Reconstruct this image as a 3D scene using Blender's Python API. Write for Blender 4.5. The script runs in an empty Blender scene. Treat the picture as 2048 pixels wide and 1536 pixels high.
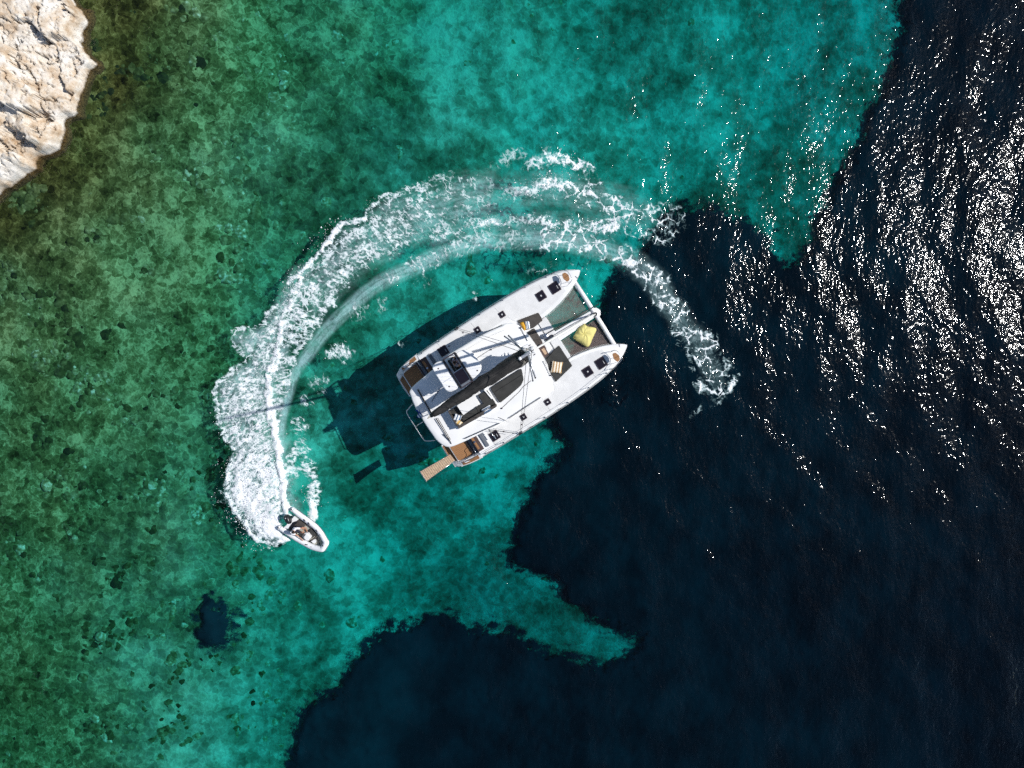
import bpy, bmesh, math, random
import numpy as np
from mathutils import Vector, Matrix, Euler
R_ = math.radians
rng = np.random.default_rng(7)
random.seed(7)
S = bpy.context.scene
COL = S.collection
pi = math.pi

# ------------------------------------------------------------------ camera
FPX, HC = 1369.0, 47.2                     # focal length in photo pixels, drone height above the sea
cam_d = bpy.data.cameras.new('drone_camera')
cam = bpy.data.objects.new('drone_camera', cam_d); COL.objects.link(cam)
cam_d.sensor_width = 36.0; cam_d.lens = 36.0 * FPX / 2048.0
cam_d.clip_start = 0.5; cam_d.clip_end = 6000
cam.location = (0, 0, HC)
cam.rotation_euler = (-math.atan(43 / FPX), -math.atan(7 / FPX), 0)
S.camera = cam
CR = Euler(cam.rotation_euler).to_matrix()
# ------------------------------------------------------------------ sky, sun, exposure
SUN_AZ, SUN_EL = math.atan2(0.202, 0.979), R_(45)
w = bpy.data.worlds.new('World'); S.world = w; w.use_nodes = True
nt = w.node_tree
sky = nt.nodes.new('ShaderNodeTexSky'); sky.sky_type = 'NISHITA'; sky.sun_disc = False
sky.sun_elevation = SUN_EL; sky.sun_rotation = pi / 2 - SUN_AZ
sky.air_density = 1.0; sky.dust_density = 0.4
nt.links.new(sky.outputs[0], nt.nodes['Background'].inputs[0])
nt.nodes['Background'].inputs[1].default_value = 0.10
sd = bpy.data.lights.new('sun', 'SUN'); sd.energy = 4.9; sd.angle = R_(0.5); sd.color = (1.0, 0.975, 0.94)
sun = bpy.data.objects.new('sun', sd); COL.objects.link(sun)
sdir = Vector((math.cos(SUN_AZ) * math.cos(SUN_EL), math.sin(SUN_AZ) * math.cos(SUN_EL), math.sin(SUN_EL)))
sun.rotation_euler = sdir.to_track_quat('Z', 'Y').to_euler()
sun.location = sdir * 60
S.view_settings.view_transform = 'Standard'; S.view_settings.look = 'None'
S.view_settings.exposure = 0.0; S.view_settings.gamma = 1.0
S.view_settings.use_curve_mapping = False
cy = S.cycles
cy.max_bounces = 8; cy.diffuse_bounces = 2; cy.glossy_bounces = 3; cy.transmission_bounces = 4
cy.transparent_max_bounces = 24; cy.volume_bounces = 0
cy.caustics_reflective = False; cy.caustics_refractive = False
cy.sample_clamp_indirect = 1.2
cy.use_denoising = False; cy.use_adaptive_sampling = False
cy.use_light_tree = False

# ------------------------------------------------------------------ helpers
def at(px, py, z=0.0):
    """the point of the place at height z that lies on the sight line of a photo pixel"""
    d = CR @ Vector(((px - 1024) / FPX, -(py - 768) / FPX, -1.0))
    t = (z - HC) / d.z
    return Vector((0, 0, HC)) + d * t

def at_np(px, py, z):
    m = np.array(CR)
    d = np.stack([(px - 1024) / FPX, -(py - 768) / FPX, -np.ones_like(px)], -1) @ m.T
    t = (z - HC) / d[..., 2]
    return d[..., 0] * t, d[..., 1] * t

def tag(o, label=None, cat=None, group=None, kind=None):
    if label: o['label'] = label
    if cat: o['category'] = cat
    if group: o['group'] = group
    if kind: o['kind'] = kind
    return o

def empty(name, loc=(0, 0, 0), rz=0.0, rx=0.0, ry=0.0):
    o = bpy.data.objects.new(name, None); COL.objects.link(o)
    o.location = loc; o.rotation_euler = (rx, ry, rz); o.empty_display_size = 0.3
    return o

def mesh_obj(name, verts, faces, mat, parent=None, smooth=False, loc=None, rot=None):
    me = bpy.data.meshes.new(name)
    me.from_pydata([tuple(v) for v in verts], [], [tuple(f) for f in faces])
    me.update()
    if smooth: me.polygons.foreach_set('use_smooth', [True] * len(me.polygons))
    me.materials.append(mat)
    o = bpy.data.objects.new(name, me); COL.objects.link(o)
    if parent is not None: o.parent = parent
    if loc is not None: o.location = loc
    if rot is not None: o.rotation_euler = rot
    return o

class MB:
    def __init__(s): s.v = []; s.f = []
    def add(s, v, f):
        n = len(s.v); s.v += [tuple(p) for p in v]; s.f += [tuple(i + n for i in q) for q in f]; return s
    def prism(s, poly, z0, z1, top=None):
        """closed outline extruded; z0/z1 number or function(x,y); top optional other outline"""
        a = sum(poly[i][0] * poly[(i + 1) % len(poly)][1] - poly[(i + 1) % len(poly)][0] * poly[i][1] for i in range(len(poly)))
        if a < 0:
            poly = poly[::-1]; top = top[::-1] if top else None
        tp = top or poly; n = len(poly)
        g = lambda z, p: z(p[0], p[1]) if callable(z) else z
        v = [(p[0], p[1], g(z0, p)) for p in poly] + [(p[0], p[1], g(z1, p)) for p in tp]
        f = [tuple(range(n))[::-1], tuple(range(n, 2 * n))] + [(i, (i + 1) % n, n + (i + 1) % n, n + i) for i in range(n)]
        return s.add(v, f)
    def box(s, c, size, rz=0.0):
        x, y, z = c; a, b, h = size[0] / 2, size[1] / 2, size[2] / 2
        ca, sa = math.cos(rz), math.sin(rz)
        return s.prism([(x + i * ca - j * sa, y + i * sa + j * ca) for i, j in ((-a, -b), (a, -b), (a, b), (-a, b))], z - h, z + h)
    def tube(s, pts, r, n=8, cap=True, flat=1.0):
        pts = [Vector(p) for p in pts]; m = len(pts)
        rr = r if isinstance(r, (list, tuple)) else [r] * m
        base = len(s.v); up = None
        for i, p in enumerate(pts):
            t = (pts[min(i + 1, m - 1)] - pts[max(i - 1, 0)])
            if t.length < 1e-9: t = Vector((0, 0, 1))
            t.normalize()
            if up is None:
                up = Vector((0, 0, 1)) if abs(t.z) < 0.9 else Vector((1, 0, 0))
            a = t.cross(up)
            if a.length < 1e-6: a = t.cross(Vector((0, 1, 0)))
            a.normalize(); b = a.cross(t).normalized()
            if abs(t.z) >= 0.9 or True: up = b
            for k in range(n):
                an = 2 * pi * k / n
                s.v.append(tuple(p + a * (math.cos(an) * rr[i]) + b * (math.sin(an) * rr[i] * flat)))
        for i in range(m - 1):
            for k in range(n):
                k2 = (k + 1) % n
                s.f.append((base + i * n + k, base + i * n + k2, base + (i + 1) * n + k2, base + (i + 1) * n + k))
        if cap:
            s.f.append(tuple(base + k for k in range(n))[::-1]); s.f.append(tuple(base + (m - 1) * n + k for k in range(n)))
        return s
    def disc(s, c, r, h, n=16):
        return s.prism([(c[0] + r * math.cos(2 * pi * i / n), c[1] + r * math.sin(2 * pi * i / n)) for i in range(n)], c[2], c[2] + h)
    def ball(s, c, r, n=10, m=6):
        v = [(c[0], c[1], c[2] - r[2])]; f = []
        for j in range(1, m):
            ph = pi * j / m - pi / 2
            for k in range(n):
                an = 2 * pi * k / n
                v.append((c[0] + r[0] * math.cos(ph) * math.cos(an), c[1] + r[1] * math.cos(ph) * math.sin(an), c[2] + r[2] * math.sin(ph)))
        v.append((c[0], c[1], c[2] + r[2])); L = len(v) - 1
        for k in range(n):
            k2 = (k + 1) % n
            f.append((0, 1 + k2, 1 + k)); f.append((L, 1 + (m - 2) * n + k, 1 + (m - 2) * n + k2))
            for j in range(m - 2):
                f.append((1 + j * n + k, 1 + j * n + k2, 1 + (j + 1) * n + k2, 1 + (j + 1) * n + k))
        return s.add(v, f)
    def build(s, name, mat, parent=None, smooth=False, bevel=0.0, seg=2, label=None):
        o = mesh_obj(name, s.v, s.f, mat, parent, smooth)
        if bevel > 0:
            b = o.modifiers.new('bevel', 'BEVEL'); b.width = bevel; b.segments = seg; b.limit_method = 'ANGLE'; b.angle_limit = R_(35)
            b.harden_normals = False
        if label: o['label'] = label
        return o

def catmull(pts, n=6, closed=False):
    P = [Vector(p) for p in pts]; out = []; m = len(P)
    rngi = range(m if closed else m - 1)
    for i in rngi:
        if closed: a, b, c, d = P[(i - 1) % m], P[i], P[(i + 1) % m], P[(i + 2) % m]
        else: a, b, c, d = P[max(i - 1, 0)], P[i], P[i + 1], P[min(i + 2, m - 1)]
        for k in range(n):
            t = k / n
            out.append(0.5 * ((2 * b) + (c - a) * t + (2 * a - 5 * b + 4 * c - d) * t * t + (3 * b - a - 3 * c + d) * t ** 3))
    if not closed: out.append(P[-1])
    return out

def roundpoly(poly, r, n=4):
    """round the corners of an xy outline"""
    out = []; m = len(poly)
    for i in range(m):
        p0, p, p1 = Vector(poly[i - 1]), Vector(poly[i]), Vector(poly[(i + 1) % m])
        a = (p0 - p); b = (p1 - p)
        rr = min(r, a.length * 0.45, b.length * 0.45)
        a = p + a.normalized() * rr; b = p + b.normalized() * rr
        for k in range(n + 1):
            t = k / n
            q = a * (1 - t) ** 2 + p * 2 * t * (1 - t) + b * t * t
            out.append((q.x, q.y))
    return out

# ---- numpy noise
def vnoise(x, y, seed=0):
    g = np.random.default_rng(seed).random((257, 257))
    xi = np.floor(x).astype(int); yi = np.floor(y).astype(int)
    fx = x - xi; fy = y - yi
    fx = fx * fx * (3 - 2 * fx); fy = fy * fy * (3 - 2 * fy)
    xi %= 256; yi %= 256
    return (g[xi, yi] * (1 - fx) * (1 - fy) + g[xi + 1, yi] * fx * (1 - fy) + g[xi, yi + 1] * (1 - fx) * fy + g[xi + 1, yi + 1] * fx * fy)
def fbm(x, y, o=4, seed=0, gain=0.5):
    s = np.zeros_like(x); a = 1.0; t = 0
    for i in range(o):
        s += a * vnoise(x * 2 ** i + 17.3 * i, y * 2 ** i + 9.1 * i, seed + i); t += a; a *= gain
    return s / t
def polyline_dist(X, Y, pts):
    """distance to a polyline and the arc fraction of the nearest point"""
    D = np.full(X.shape, 1e9); T = np.zeros(X.shape)
    pts = np.array(pts, float); L = np.r_[0, np.cumsum(np.hypot(*np.diff(pts, axis=0).T))]
    for i in range(len(pts) - 1):
        a, b = pts[i], pts[i + 1]; ab = b - a; l2 = max(ab @ ab, 1e-9)
        t = np.clip(((X - a[0]) * ab[0] + (Y - a[1]) * ab[1]) / l2, 0, 1)
        d = np.hypot(X - a[0] - t * ab[0], Y - a[1] - t * ab[1])
        m = d < D
        D[m] = d[m]; T[m] = (L[i] + t[m] * math.sqrt(l2)) / L[-1]
    return D, T
def poly_sd(X, Y, poly):
    """signed distance, positive inside"""
    p = np.array(poly, float); ins = np.zeros(X.shape, bool); n = len(p)
    for i in range(n):
        a, b = p[i], p[(i + 1) % n]
        c = (a[1] > Y) != (b[1] > Y)
        with np.errstate(divide='ignore', invalid='ignore'):
            xx = (b[0] - a[0]) * (Y - a[1]) / (b[1] - a[1] + 1e-12) + a[0]
        ins ^= c & (X < xx)
    d, _ = polyline_dist(X, Y, np.r_[p, p[:1]])
    return np.where(ins, d, -d)
def sstep(a, b, x):
    t = np.clip((x - a) / (b - a), 0, 1); return t * t * (3 - 2 * t)

def wave_z(x, y):
    """height of the sea: a low breeze swell whose crests run up and down the picture"""
    z = np.zeros_like(x); r = np.random.default_rng(3)
    for lam, amp, ang, sp in ((6.5, .050, 12, 10), (4.2, .036, -16, 12), (3.1, .028, 28, 12), (2.2, .020, -5, 18), (1.7, .014, 35, 15), (1.35, .010, -30, 15), (1.1, .008, 8, 20)):
        for j in range(2):
            a = R_(ang + r.uniform(-sp, sp)); k = 2 * pi / (lam * r.uniform(.85, 1.2))
            z = z + .60 * amp * np.sin(k * (x * math.cos(a) + y * math.sin(a)) + r.uniform(0, 6.28))
    return z

# ------------------------------------------------------------------ materials
def pmat(name, col, rough=0.5, spec=0.5, metal=0.0, var=0.0, vscale=6.0, bump=0.0, bscale=30.0, coat=0.0, col2=None):
    m = bpy.data.materials.new(name); m.use_nodes = True; t = m.node_tree; b = t.nodes['Principled BSDF']
    b.inputs['Roughness'].default_value = rough; b.inputs['Metallic'].default_value = metal
    b.inputs['Specular IOR Level'].default_value = spec; b.inputs['Coat Weight'].default_value = coat
    b.inputs['Base Color'].default_value = (*col, 1)
    tc = t.nodes.new('ShaderNodeTexCoord')
    if var > 0 or col2:
        n = t.nodes.new('ShaderNodeTexNoise'); n.inputs['Scale'].default_value = vscale; n.inputs['Detail'].default_value = 5
        t.links.new(tc.outputs['Object'], n.inputs['Vector'])
        mx = t.nodes.new('ShaderNodeMix'); mx.data_type = 'RGBA'
        c2 = col2 or tuple(c * (1 - var) for c in col)
        mx.inputs[6].default_value = (*col, 1); mx.inputs[7].default_value = (*c2, 1)
        r = t.nodes.new('ShaderNodeMapRange'); r.inputs[1].default_value = .38; r.inputs[2].default_value = .65
        t.links.new(n.outputs['Fac'], r.inputs[0]); t.links.new(r.outputs[0], mx.inputs[0])
        t.links.new(mx.outputs[2], b.inputs['Base Color'])
    if bump > 0:
        n2 = t.nodes.new('ShaderNodeTexNoise'); n2.inputs['Scale'].default_value = bscale; n2.inputs['Detail'].default_value = 4
        t.links.new(tc.outputs['Object'], n2.inputs['Vector'])
        bp = t.nodes.new('ShaderNodeBump'); bp.inputs['Strength'].default_value = bump; bp.inputs['Distance'].default_value = .03
        t.links.new(n2.outputs['Fac'], bp.inputs['Height']); t.links.new(bp.outputs[0], b.inputs['Normal'])
    return m

def stripes(name, cols, freq, axis='X', rough=0.8, grain=0.0):
    """woven or planked stripes across one object axis"""
    m = bpy.data.materials.new(name); m.use_nodes = True; t = m.node_tree; b = t.nodes['Principled BSDF']
    b.inputs['Roughness'].default_value = rough; b.inputs['Specular IOR Level'].default_value = .25
    tc = t.nodes.new('ShaderNodeTexCoord'); sp = t.nodes.new('ShaderNodeSeparateXYZ')
    t.links.new(tc.outputs['Object'], sp.inputs[0])
    mu = t.nodes.new('ShaderNodeMath'); mu.operation = 'MULTIPLY'; mu.inputs[1].default_value = freq
    t.links.new(sp.outputs[axis], mu.inputs[0])
    fr = t.nodes.new('ShaderNodeMath'); fr.operation = 'FRACT'; t.links.new(mu.outputs[0], fr.inputs[0])
    rp = t.nodes.new('ShaderNodeValToRGB'); rp.color_ramp.interpolation = 'CONSTANT'
    el = rp.color_ramp.elements
    el[0].position = 0; el[0].color = (*cols[0][1], 1)
    el[1].position = cols[1][0]; el[1].color = (*cols[1][1], 1)
    for p, c in cols[2:]:
        e = el.new(p); e.color = (*c, 1)
    t.links.new(fr.outputs[0], rp.inputs[0])
    out = rp.outputs[0]
    if grain > 0:
        n = t.nodes.new('ShaderNodeTexNoise'); n.inputs['Scale'].default_value = 14; n.inputs['Detail'].default_value = 5
        mp = t.nodes.new('ShaderNodeMapping'); mp.inputs['Scale'].default_value = (.25, 2, 1) if axis == 'Y' else (2, .25, 1)
        t.links.new(tc.outputs['Object'], mp.inputs[0]); t.links.new(mp.outputs[0], n.inputs['Vector'])
        mx = t.nodes.new('ShaderNodeMix'); mx.data_type = 'RGBA'; mx.blend_type = 'MULTIPLY'; mx.inputs[0].default_value = grain
        t.links.new(out, mx.inputs[6]); t.links.new(n.outputs['Fac'], mx.inputs[7]); out = mx.outputs[2]
    t.links.new(out, b.inputs['Base Color'])
    return m

M = {}
M['gel'] = pmat('white_gelcoat', (.80, .795, .785), .35, .4, var=.07, vscale=1.2)
M['nonskid'] = pmat('white_nonskid', (.70, .695, .685), .7, .25, var=.10, vscale=1.6, bump=.15, bscale=120)
M['hullside'] = pmat('hull_topside', (.74, .75, .77), .3, .4, var=.06, vscale=.8, coat=.15)
M['anti'] = pmat('dark_antifouling', (.02, .03, .05), .6)
M['glass'] = pmat('smoked_acrylic', (.012, .009, .014), .12, .5)
M['hatchframe'] = pmat('hatch_frame', (.045, .032, .04), .4, .5)
M['teak'] = stripes('oiled_teak', [(0, (.40, .20, .085)), (.06, (.43, .215, .095)), (.93, (.09, .05, .03))], 9, 'Y', .6, .55)
M['teakx'] = stripes('oiled_teak_across', [(0, (.40, .20, .085)), (.06, (.43, .215, .095)), (.93, (.09, .05, .03))], 9, 'X', .6, .55)
M['slat'] = pmat('weathered_teak', (.52, .36, .24), .75, .2, var=.28, vscale=9, bump=.2, bscale=60)
M['cush'] = pmat('charcoal_cushion', (.050, .050, .048), .9, .15, var=.22, vscale=2.5, bump=.12, bscale=160)
M['cush2'] = pmat('taupe_cushion', (.075, .066, .060), .9, .15, var=.2, vscale=3, bump=.1, bscale=160)
M['grey'] = pmat('grey_vinyl', (.13, .145, .17), .6, .3, var=.1)
M['black'] = pmat('black_metal', (.012, .012, .013), .35, .5)
M['steel'] = pmat('polished_steel', (.62, .63, .64), .22, .5, metal=1)
M['alu'] = pmat('anodised_aluminium', (.50, .51, .53), .38, .5, metal=.7, var=.1)
M['rope'] = pmat('cream_rope', (.62, .58, .50), .85, .1, var=.35, vscale=40)
M['rope_dark'] = pmat('dark_rope', (.05, .045, .045), .8, .1, var=.4, vscale=40)
M['bag'] = pmat('black_canvas', (.034, .032, .031), .7, .3, var=.4, vscale=2.2, bump=.9, bscale=5)
M['sailcloth'] = pmat('white_sailcloth', (.72, .71, .68), .8, .15, var=.12, vscale=5, bump=.3, bscale=14)
M['net'] = pmat('trampoline_cord', (.21, .165, .15), .85, .15, var=.15)
M['edge'] = pmat('white_lacing', (.7, .69, .67), .8, .1, var=.3, vscale=30)
M['bean'] = pmat('yellow_canvas', (.68, .60, .22), .85, .15, var=.16, vscale=3, bump=.45, bscale=9)
M['mustard'] = pmat('mustard_cloth', (.62, .33, .04), .85, .1, var=.15)
M['navy'] = stripes('navy_white_stripe', [(0, (.75, .76, .77)), (.55, (.07, .12, .20))], 5.2, 'X')
M['sand_stripe'] = stripes('sand_white_stripe', [(0, (.78, .70, .58)), (.5, (.42, .27, .13))], 5.4, 'X')
M['gold_stripe'] = stripes('gold_white_stripe', [(0, (.72, .62, .45)), (.45, (.58, .36, .10)), (.9, (.10, .09, .10))], 4.2, 'X')
M['white_table'] = pmat('white_laminate', (.76, .75, .73), .45, .4, var=.04)
M['flag_blue'] = pmat('flag_blue', (.012, .05, .30), .8, .1, var=.25, vscale=12)
M['flag_white'] = pmat('flag_white', (.75, .75, .76), .8, .1)
M['tube'] = pmat('pale_grey_hypalon', (.76, .76, .77), .5, .35, var=.08, vscale=3)
M['dfloor'] = pmat('dinghy_floor', (.45, .44, .38), .7, .2, var=.15)
M['skin'] = pmat('skin', (.42, .21, .13), .55, .4)
M['hair'] = pmat('dark_hair', (.02, .014, .012), .7, .3)
M['shirt'] = pmat('white_shirt', (.74, .73, .76), .85, .15, var=.08, bump=.3, bscale=12)
M['greyshirt'] = pmat('grey_shirt', (.30, .29, .34), .85, .15, var=.12, bump=.3, bscale=12)
M['shorts'] = pmat('dark_shorts', (.03, .03, .05), .85, .15)
M['lens'] = pmat('deck_lens', (.5, .5, .5), .3, .5)
M['brownv'] = pmat('brown_veneer', (.085, .055, .05), .5, .3, var=.2)

# ------------------------------------------------------------------ the sea bed
def axis(lo, hi, step, far, grow=1.35):
    a = list(np.arange(lo, hi + 1e-6, step)); s = step
    while a[-1] < far: s *= grow; a.append(a[-1] + s)
    s = step
    while a[0] > -far: s *= grow; a.insert(0, a[0] - s)
    return np.array(a)
def grid_mesh(xs, ys, Z):
    X, Y = np.meshgrid(xs, ys, indexing='ij')
    nx, ny = len(xs), len(ys)
    V = np.stack([X, Y, Z], -1).reshape(-1, 3)
    i, j = np.meshgrid(np.arange(nx - 1), np.arange(ny - 1), indexing='ij')
    a = (i * ny + j).ravel()
    return V, np.stack([a, a + ny, a + ny + 1, a + 1], -1)
def np_obj(name, V, Fc, mat, parent=None, smooth=True, attrs=None, mats=None):
    me = bpy.data.meshes.new(name)
    n = Fc.shape[1]
    me.vertices.add(len(V)); me.vertices.foreach_set('co', V.astype(np.float32).ravel())
    me.loops.add(Fc.size); me.loops.foreach_set('vertex_index', Fc.astype(np.int32).ravel())
    me.polygons.add(len(Fc)); me.polygons.foreach_set('loop_start', np.arange(0, Fc.size, n, dtype=np.int32))
    me.polygons.foreach_set('loop_total', np.full(len(Fc), n, dtype=np.int32))
    me.polygons.foreach_set('use_smooth', np.full(len(Fc), smooth))
    me.update(calc_edges=True); me.validate()
    for k, a in (attrs or {}).items():
        at_ = me.attributes.new(k, 'FLOAT', 'POINT'); at_.data.foreach_set('value', a.astype(np.float32).ravel())
    me.materials.append(mat)
    o = bpy.data.objects.new(name, me); COL.objects.link(o)
    if parent is not None: o.parent = parent
    return o

def to_px(x, y):
    """chart coordinates of a point of the sea bed"""
    m = np.array(CR); z = np.full_like(x, -4.0)
    for k in range(3):
        d = np.stack([x, y, z - HC], -1) @ m      # inverse rotation
        qx, qy = 1024 + FPX * d[..., 0] / -d[..., 2], 768 - FPX * d[..., 1] / -d[..., 2]
        if k < 2: z = -depth_at(np.clip(qx, -500, 2600), np.clip(qy, -500, 2000))
    return qx, qy

CHART = np.array([  # sounding points: chart x, chart y, depth in metres
    (0, 100, .0), (0, 300, .5), (60, 330, .7), (130, 230, .7), (200, 150, .6), (260, 0, .8), (0, 430, .9), (90, 420, 1.1), (200, 300, 1.3), (0, 620, 1.7), (0, 900, 2.5), (0, 1300, 3.4), (0, 1536, 3.8),
    (300, 100, 1.6), (300, 300, 1.8), (300, 520, 2.1), (300, 750, 2.6), (300, 1000, 3.2), (300, 1300, 4.0), (500, 250, 2.2), (600, 100, 2.6), (620, 320, 2.7), (600, 600, 3.2), (600, 850, 3.4), (620, 1150, 5.0),
    (650, 1400, 5.0), (850, 250, 3.2), (850, 550, 3.7), (850, 800, 3.6), (850, 1050, 6.0), (950, 1200, 7.8), (950, 50, 3.6), (1150, 300, 4.0), (1100, 600, 4.8), (1080, 900, 6.6), (1080, 1150, 7.6), (1250, 1280, 7.8),
    (1350, 250, 4.8), (1300, 50, 4.6), (1500, 350, 5.6), (1600, 450, 6.4), (1650, 200, 6.2), (1300, 600, 6.2), (1300, 900, 8.0), (1600, 700, 8.5), (1500, 1200, 9.5), (1900, 300, 9.0), (1900, 800, 10.0), (2048, 1300, 11.0), (1000, 1500, 8.0), (2048, 0, 10)])
def depth_at(px, py):
    num = np.zeros_like(px); den = np.zeros_like(px)
    for cx_, cy_, d in CHART:
        w_ = 1.0 / (((px - cx_) ** 2 + (py - cy_) ** 2) / 1e4 + .25) ** 1.7
        num += w_ * d; den += w_
    d = num / den
    return d * (.52 + .48 * sstep(150, 900, px))
GRASS = [  # charted edges of the dark sea-grass meadow
    [(1790, 120), (1745, 215), (1700, 300), (1665, 370), (1640, 430), (1625, 480), (1600, 515), (1570, 528), (1545, 505), (1500, 450), (1445, 412), (1390, 405), (1330, 430), (1295, 480), (1285, 520), (1240, 545), (1205, 590), (1190, 640), (1150, 700), (1110, 790), (1095, 850),
     (1128, 895), (1118, 922), (1082, 950), (1062, 985), (1045, 1015), (1032, 1045), (1030, 1075), (1018, 1112), (1040, 1135), (1085, 1150), (1115, 1165), (1140, 1205), (1190, 1232), (1240, 1262), (1275, 1278), (1255, 1315), (1210, 1322), (1150, 1300), (1085, 1290), (1050, 1255), (1010, 1258), (985, 1240),
     (935, 1250), (905, 1226), (850, 1238), (800, 1242), (762, 1265), (740, 1290), (705, 1325), (685, 1370), (600, 1420), (560, 1600), (900, 1900), (3600, 1900), (3600, -600), (1900, -600)],
    [(396, 1245), (412, 1204), (445, 1198), (476, 1218), (480, 1265), (464, 1298), (430, 1296), (402, 1275)]]
def grass_at(px, py):
    wx = px + 34 * (fbm(px / 46, py / 46, 4, 21) - .5) + 16 * (fbm(px / 11, py / 9, 3, 25) - .5); wy = py + 34 * (fbm(px / 46, py / 46, 4, 31) - .5) + 16 * (fbm(px / 11, py / 9, 3, 35) - .5)
    d = np.full(px.shape, -1e9)
    for p in GRASS: d = np.maximum(d, poly_sd(wx, wy, p))
    return d
xs = axis(-48, 48, .3, 1400); ys = axis(-42, 42, .3, 1400)
X, Y = np.meshgrid(xs, ys, indexing='ij')
PX, PY = to_px(X, Y)
PXc = np.clip(PX, -500, 2600); PYc = np.clip(PY, -500, 2000)
DEP = depth_at(PXc, PYc)
ZB = -DEP + .35 * (fbm(X / 2.2, Y / 2.2, 4, 5) - .5) + .12 * (fbm(X / .6, Y / .6, 3, 8) - .5)
rocky = sstep(1000, 250, PXc + .35 * (PYc - 700) + 420 * (fbm(X / 7, Y / 7, 3, 40) - .5))

def bed_material():
    m = bpy.data.materials.new('sea_bed'); m.use_nodes = True; t = m.node_tree; b = t.nodes['Principled BSDF']
    b.inputs['Roughness'].default_value = 1.0; b.inputs['Specular IOR Level'].default_value = 0
    tc = t.nodes.new('ShaderNodeTexCoord')
    at1 = t.nodes.new('ShaderNodeAttribute'); at1.attribute_name = 'rocky'
    def noise(sc, det, off=0):
        n = t.nodes.new('ShaderNodeTexNoise'); n.inputs['Scale'].default_value = sc; n.inputs['Detail'].default_value = det; n.inputs['Roughness'].default_value = .62
        mp = t.nodes.new('ShaderNodeMapping'); mp.inputs['Location'].default_value = (off, off * .7, 0)
        t.links.new(tc.outputs['Object'], mp.inputs[0]); t.links.new(mp.outputs[0], n.inputs['Vector']); return n
    def ramp(src, stops):
        r = t.nodes.new('ShaderNodeValToRGB'); e = r.color_ramp.elements
        e[0].position, e[0].color = stops[0][0], (*stops[0][1], 1); e[1].position, e[1].color = stops[1][0], (*stops[1][1], 1)
        for p, c in stops[2:]:
            q = e.new(p); q.color = (*c, 1)
        t.links.new(src, r.inputs[0]); return r
    def mix(f, a, c):
        x = t.nodes.new('ShaderNodeMix'); x.data_type = 'RGBA'
        if isinstance(f, float): x.inputs[0].default_value = f
        else: t.links.new(f, x.inputs[0])
        t.links.new(a, x.inputs[6]); t.links.new(c, x.inputs[7]); return x.outputs[2]
    n1 = noise(.30, 6); n2 = noise(1.5, 6, 5); n3 = noise(5.0, 4, 11); n4 = noise(.9, 4, 23)
    # stones as a mosaic of uneven cells, each with its own tone
    wv = t.nodes.new('ShaderNodeVectorMath'); wv.operation = 'SCALE'; wv.inputs['Scale'].default_value = .9
    wa = t.nodes.new('ShaderNodeVectorMath'); wa.operation = 'ADD'
    t.links.new(n2.outputs['Color'], wv.inputs[0]); t.links.new(wv.outputs[0], wa.inputs[0]); t.links.new(tc.outputs['Object'], wa.inputs[1])
    def mosaic(sc):
        fl = t.nodes.new('ShaderNodeMapping'); fl.inputs['Scale'].default_value = (1, 1, 0); t.links.new(wa.outputs[0], fl.inputs[0])
        v = t.nodes.new('ShaderNodeTexVoronoi'); v.inputs['Scale'].default_value = sc; t.links.new(fl.outputs[0], v.inputs['Vector'])
        sp = t.nodes.new('ShaderNodeSeparateColor'); t.links.new(v.outputs['Color'], sp.inputs[0]); return sp.outputs[0]
    def add(*w):
        o = None
        for src, k in w:
            mm = t.nodes.new('ShaderNodeMath'); mm.operation = 'MULTIPLY_ADD'; mm.inputs[1].default_value = k
            t.links.new(src, mm.inputs[0])
            if o is None: mm.inputs[2].default_value = 0
            else: t.links.new(o, mm.inputs[2])
            o = mm.outputs[0]
        return o
    m1 = mosaic(2.0); m2 = mosaic(4.4); m0 = mosaic(1.05)
    def joints(sc, wd):  # bright cell-edge lines imitating the light that ripples focus on the bed
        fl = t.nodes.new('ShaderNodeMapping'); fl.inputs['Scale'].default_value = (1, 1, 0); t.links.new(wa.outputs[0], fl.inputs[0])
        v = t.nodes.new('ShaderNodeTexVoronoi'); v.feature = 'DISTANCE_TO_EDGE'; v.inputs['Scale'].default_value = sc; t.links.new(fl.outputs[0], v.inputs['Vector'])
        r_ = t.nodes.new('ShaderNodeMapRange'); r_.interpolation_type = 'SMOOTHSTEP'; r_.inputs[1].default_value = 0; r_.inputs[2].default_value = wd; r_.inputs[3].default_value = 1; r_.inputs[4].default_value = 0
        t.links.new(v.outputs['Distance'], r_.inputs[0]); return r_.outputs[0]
    caustic1 = joints(2.0, .13)      # caustic light web, painted pale into the bed colour
    caustic2 = joints(4.4, .14)
    n0 = noise(.085, 3, 41)
    ts = add((n0.outputs['Fac'], .40), (n1.outputs['Fac'], .40), (n4.outputs['Fac'], .30), (n2.outputs['Fac'], .16), (m1, .06), (caustic1, .025))
    tr_ = add((n0.outputs['Fac'], .40), (n1.outputs['Fac'], .30), (n4.outputs['Fac'], .30), (m0, .10), (m1, .15), (m2, .10), (n3.outputs['Fac'], .08), (caustic1, .06), (caustic2, .05))
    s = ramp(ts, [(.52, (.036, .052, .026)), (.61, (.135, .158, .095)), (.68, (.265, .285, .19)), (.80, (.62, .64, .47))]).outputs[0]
    r = ramp(tr_, [(.51, (.010, .013, .003)), (.64, (.042, .055, .016)), (.76, (.098, .118, .040)), (.92, (.30, .33, .15))]).outputs[0]
    wd = ramp(tr_, [(.54, (.004, .004, .001)), (.70, (.030, .027, .006)), (.82, (.075, .068, .018)), (1.0, (.22, .20, .07))]).outputs[0]
    at2 = t.nodes.new('ShaderNodeAttribute'); at2.attribute_name = 'weed'
    col = mix(at2.outputs['Fac'], mix(at1.outputs['Fac'], s, r), wd)
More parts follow.
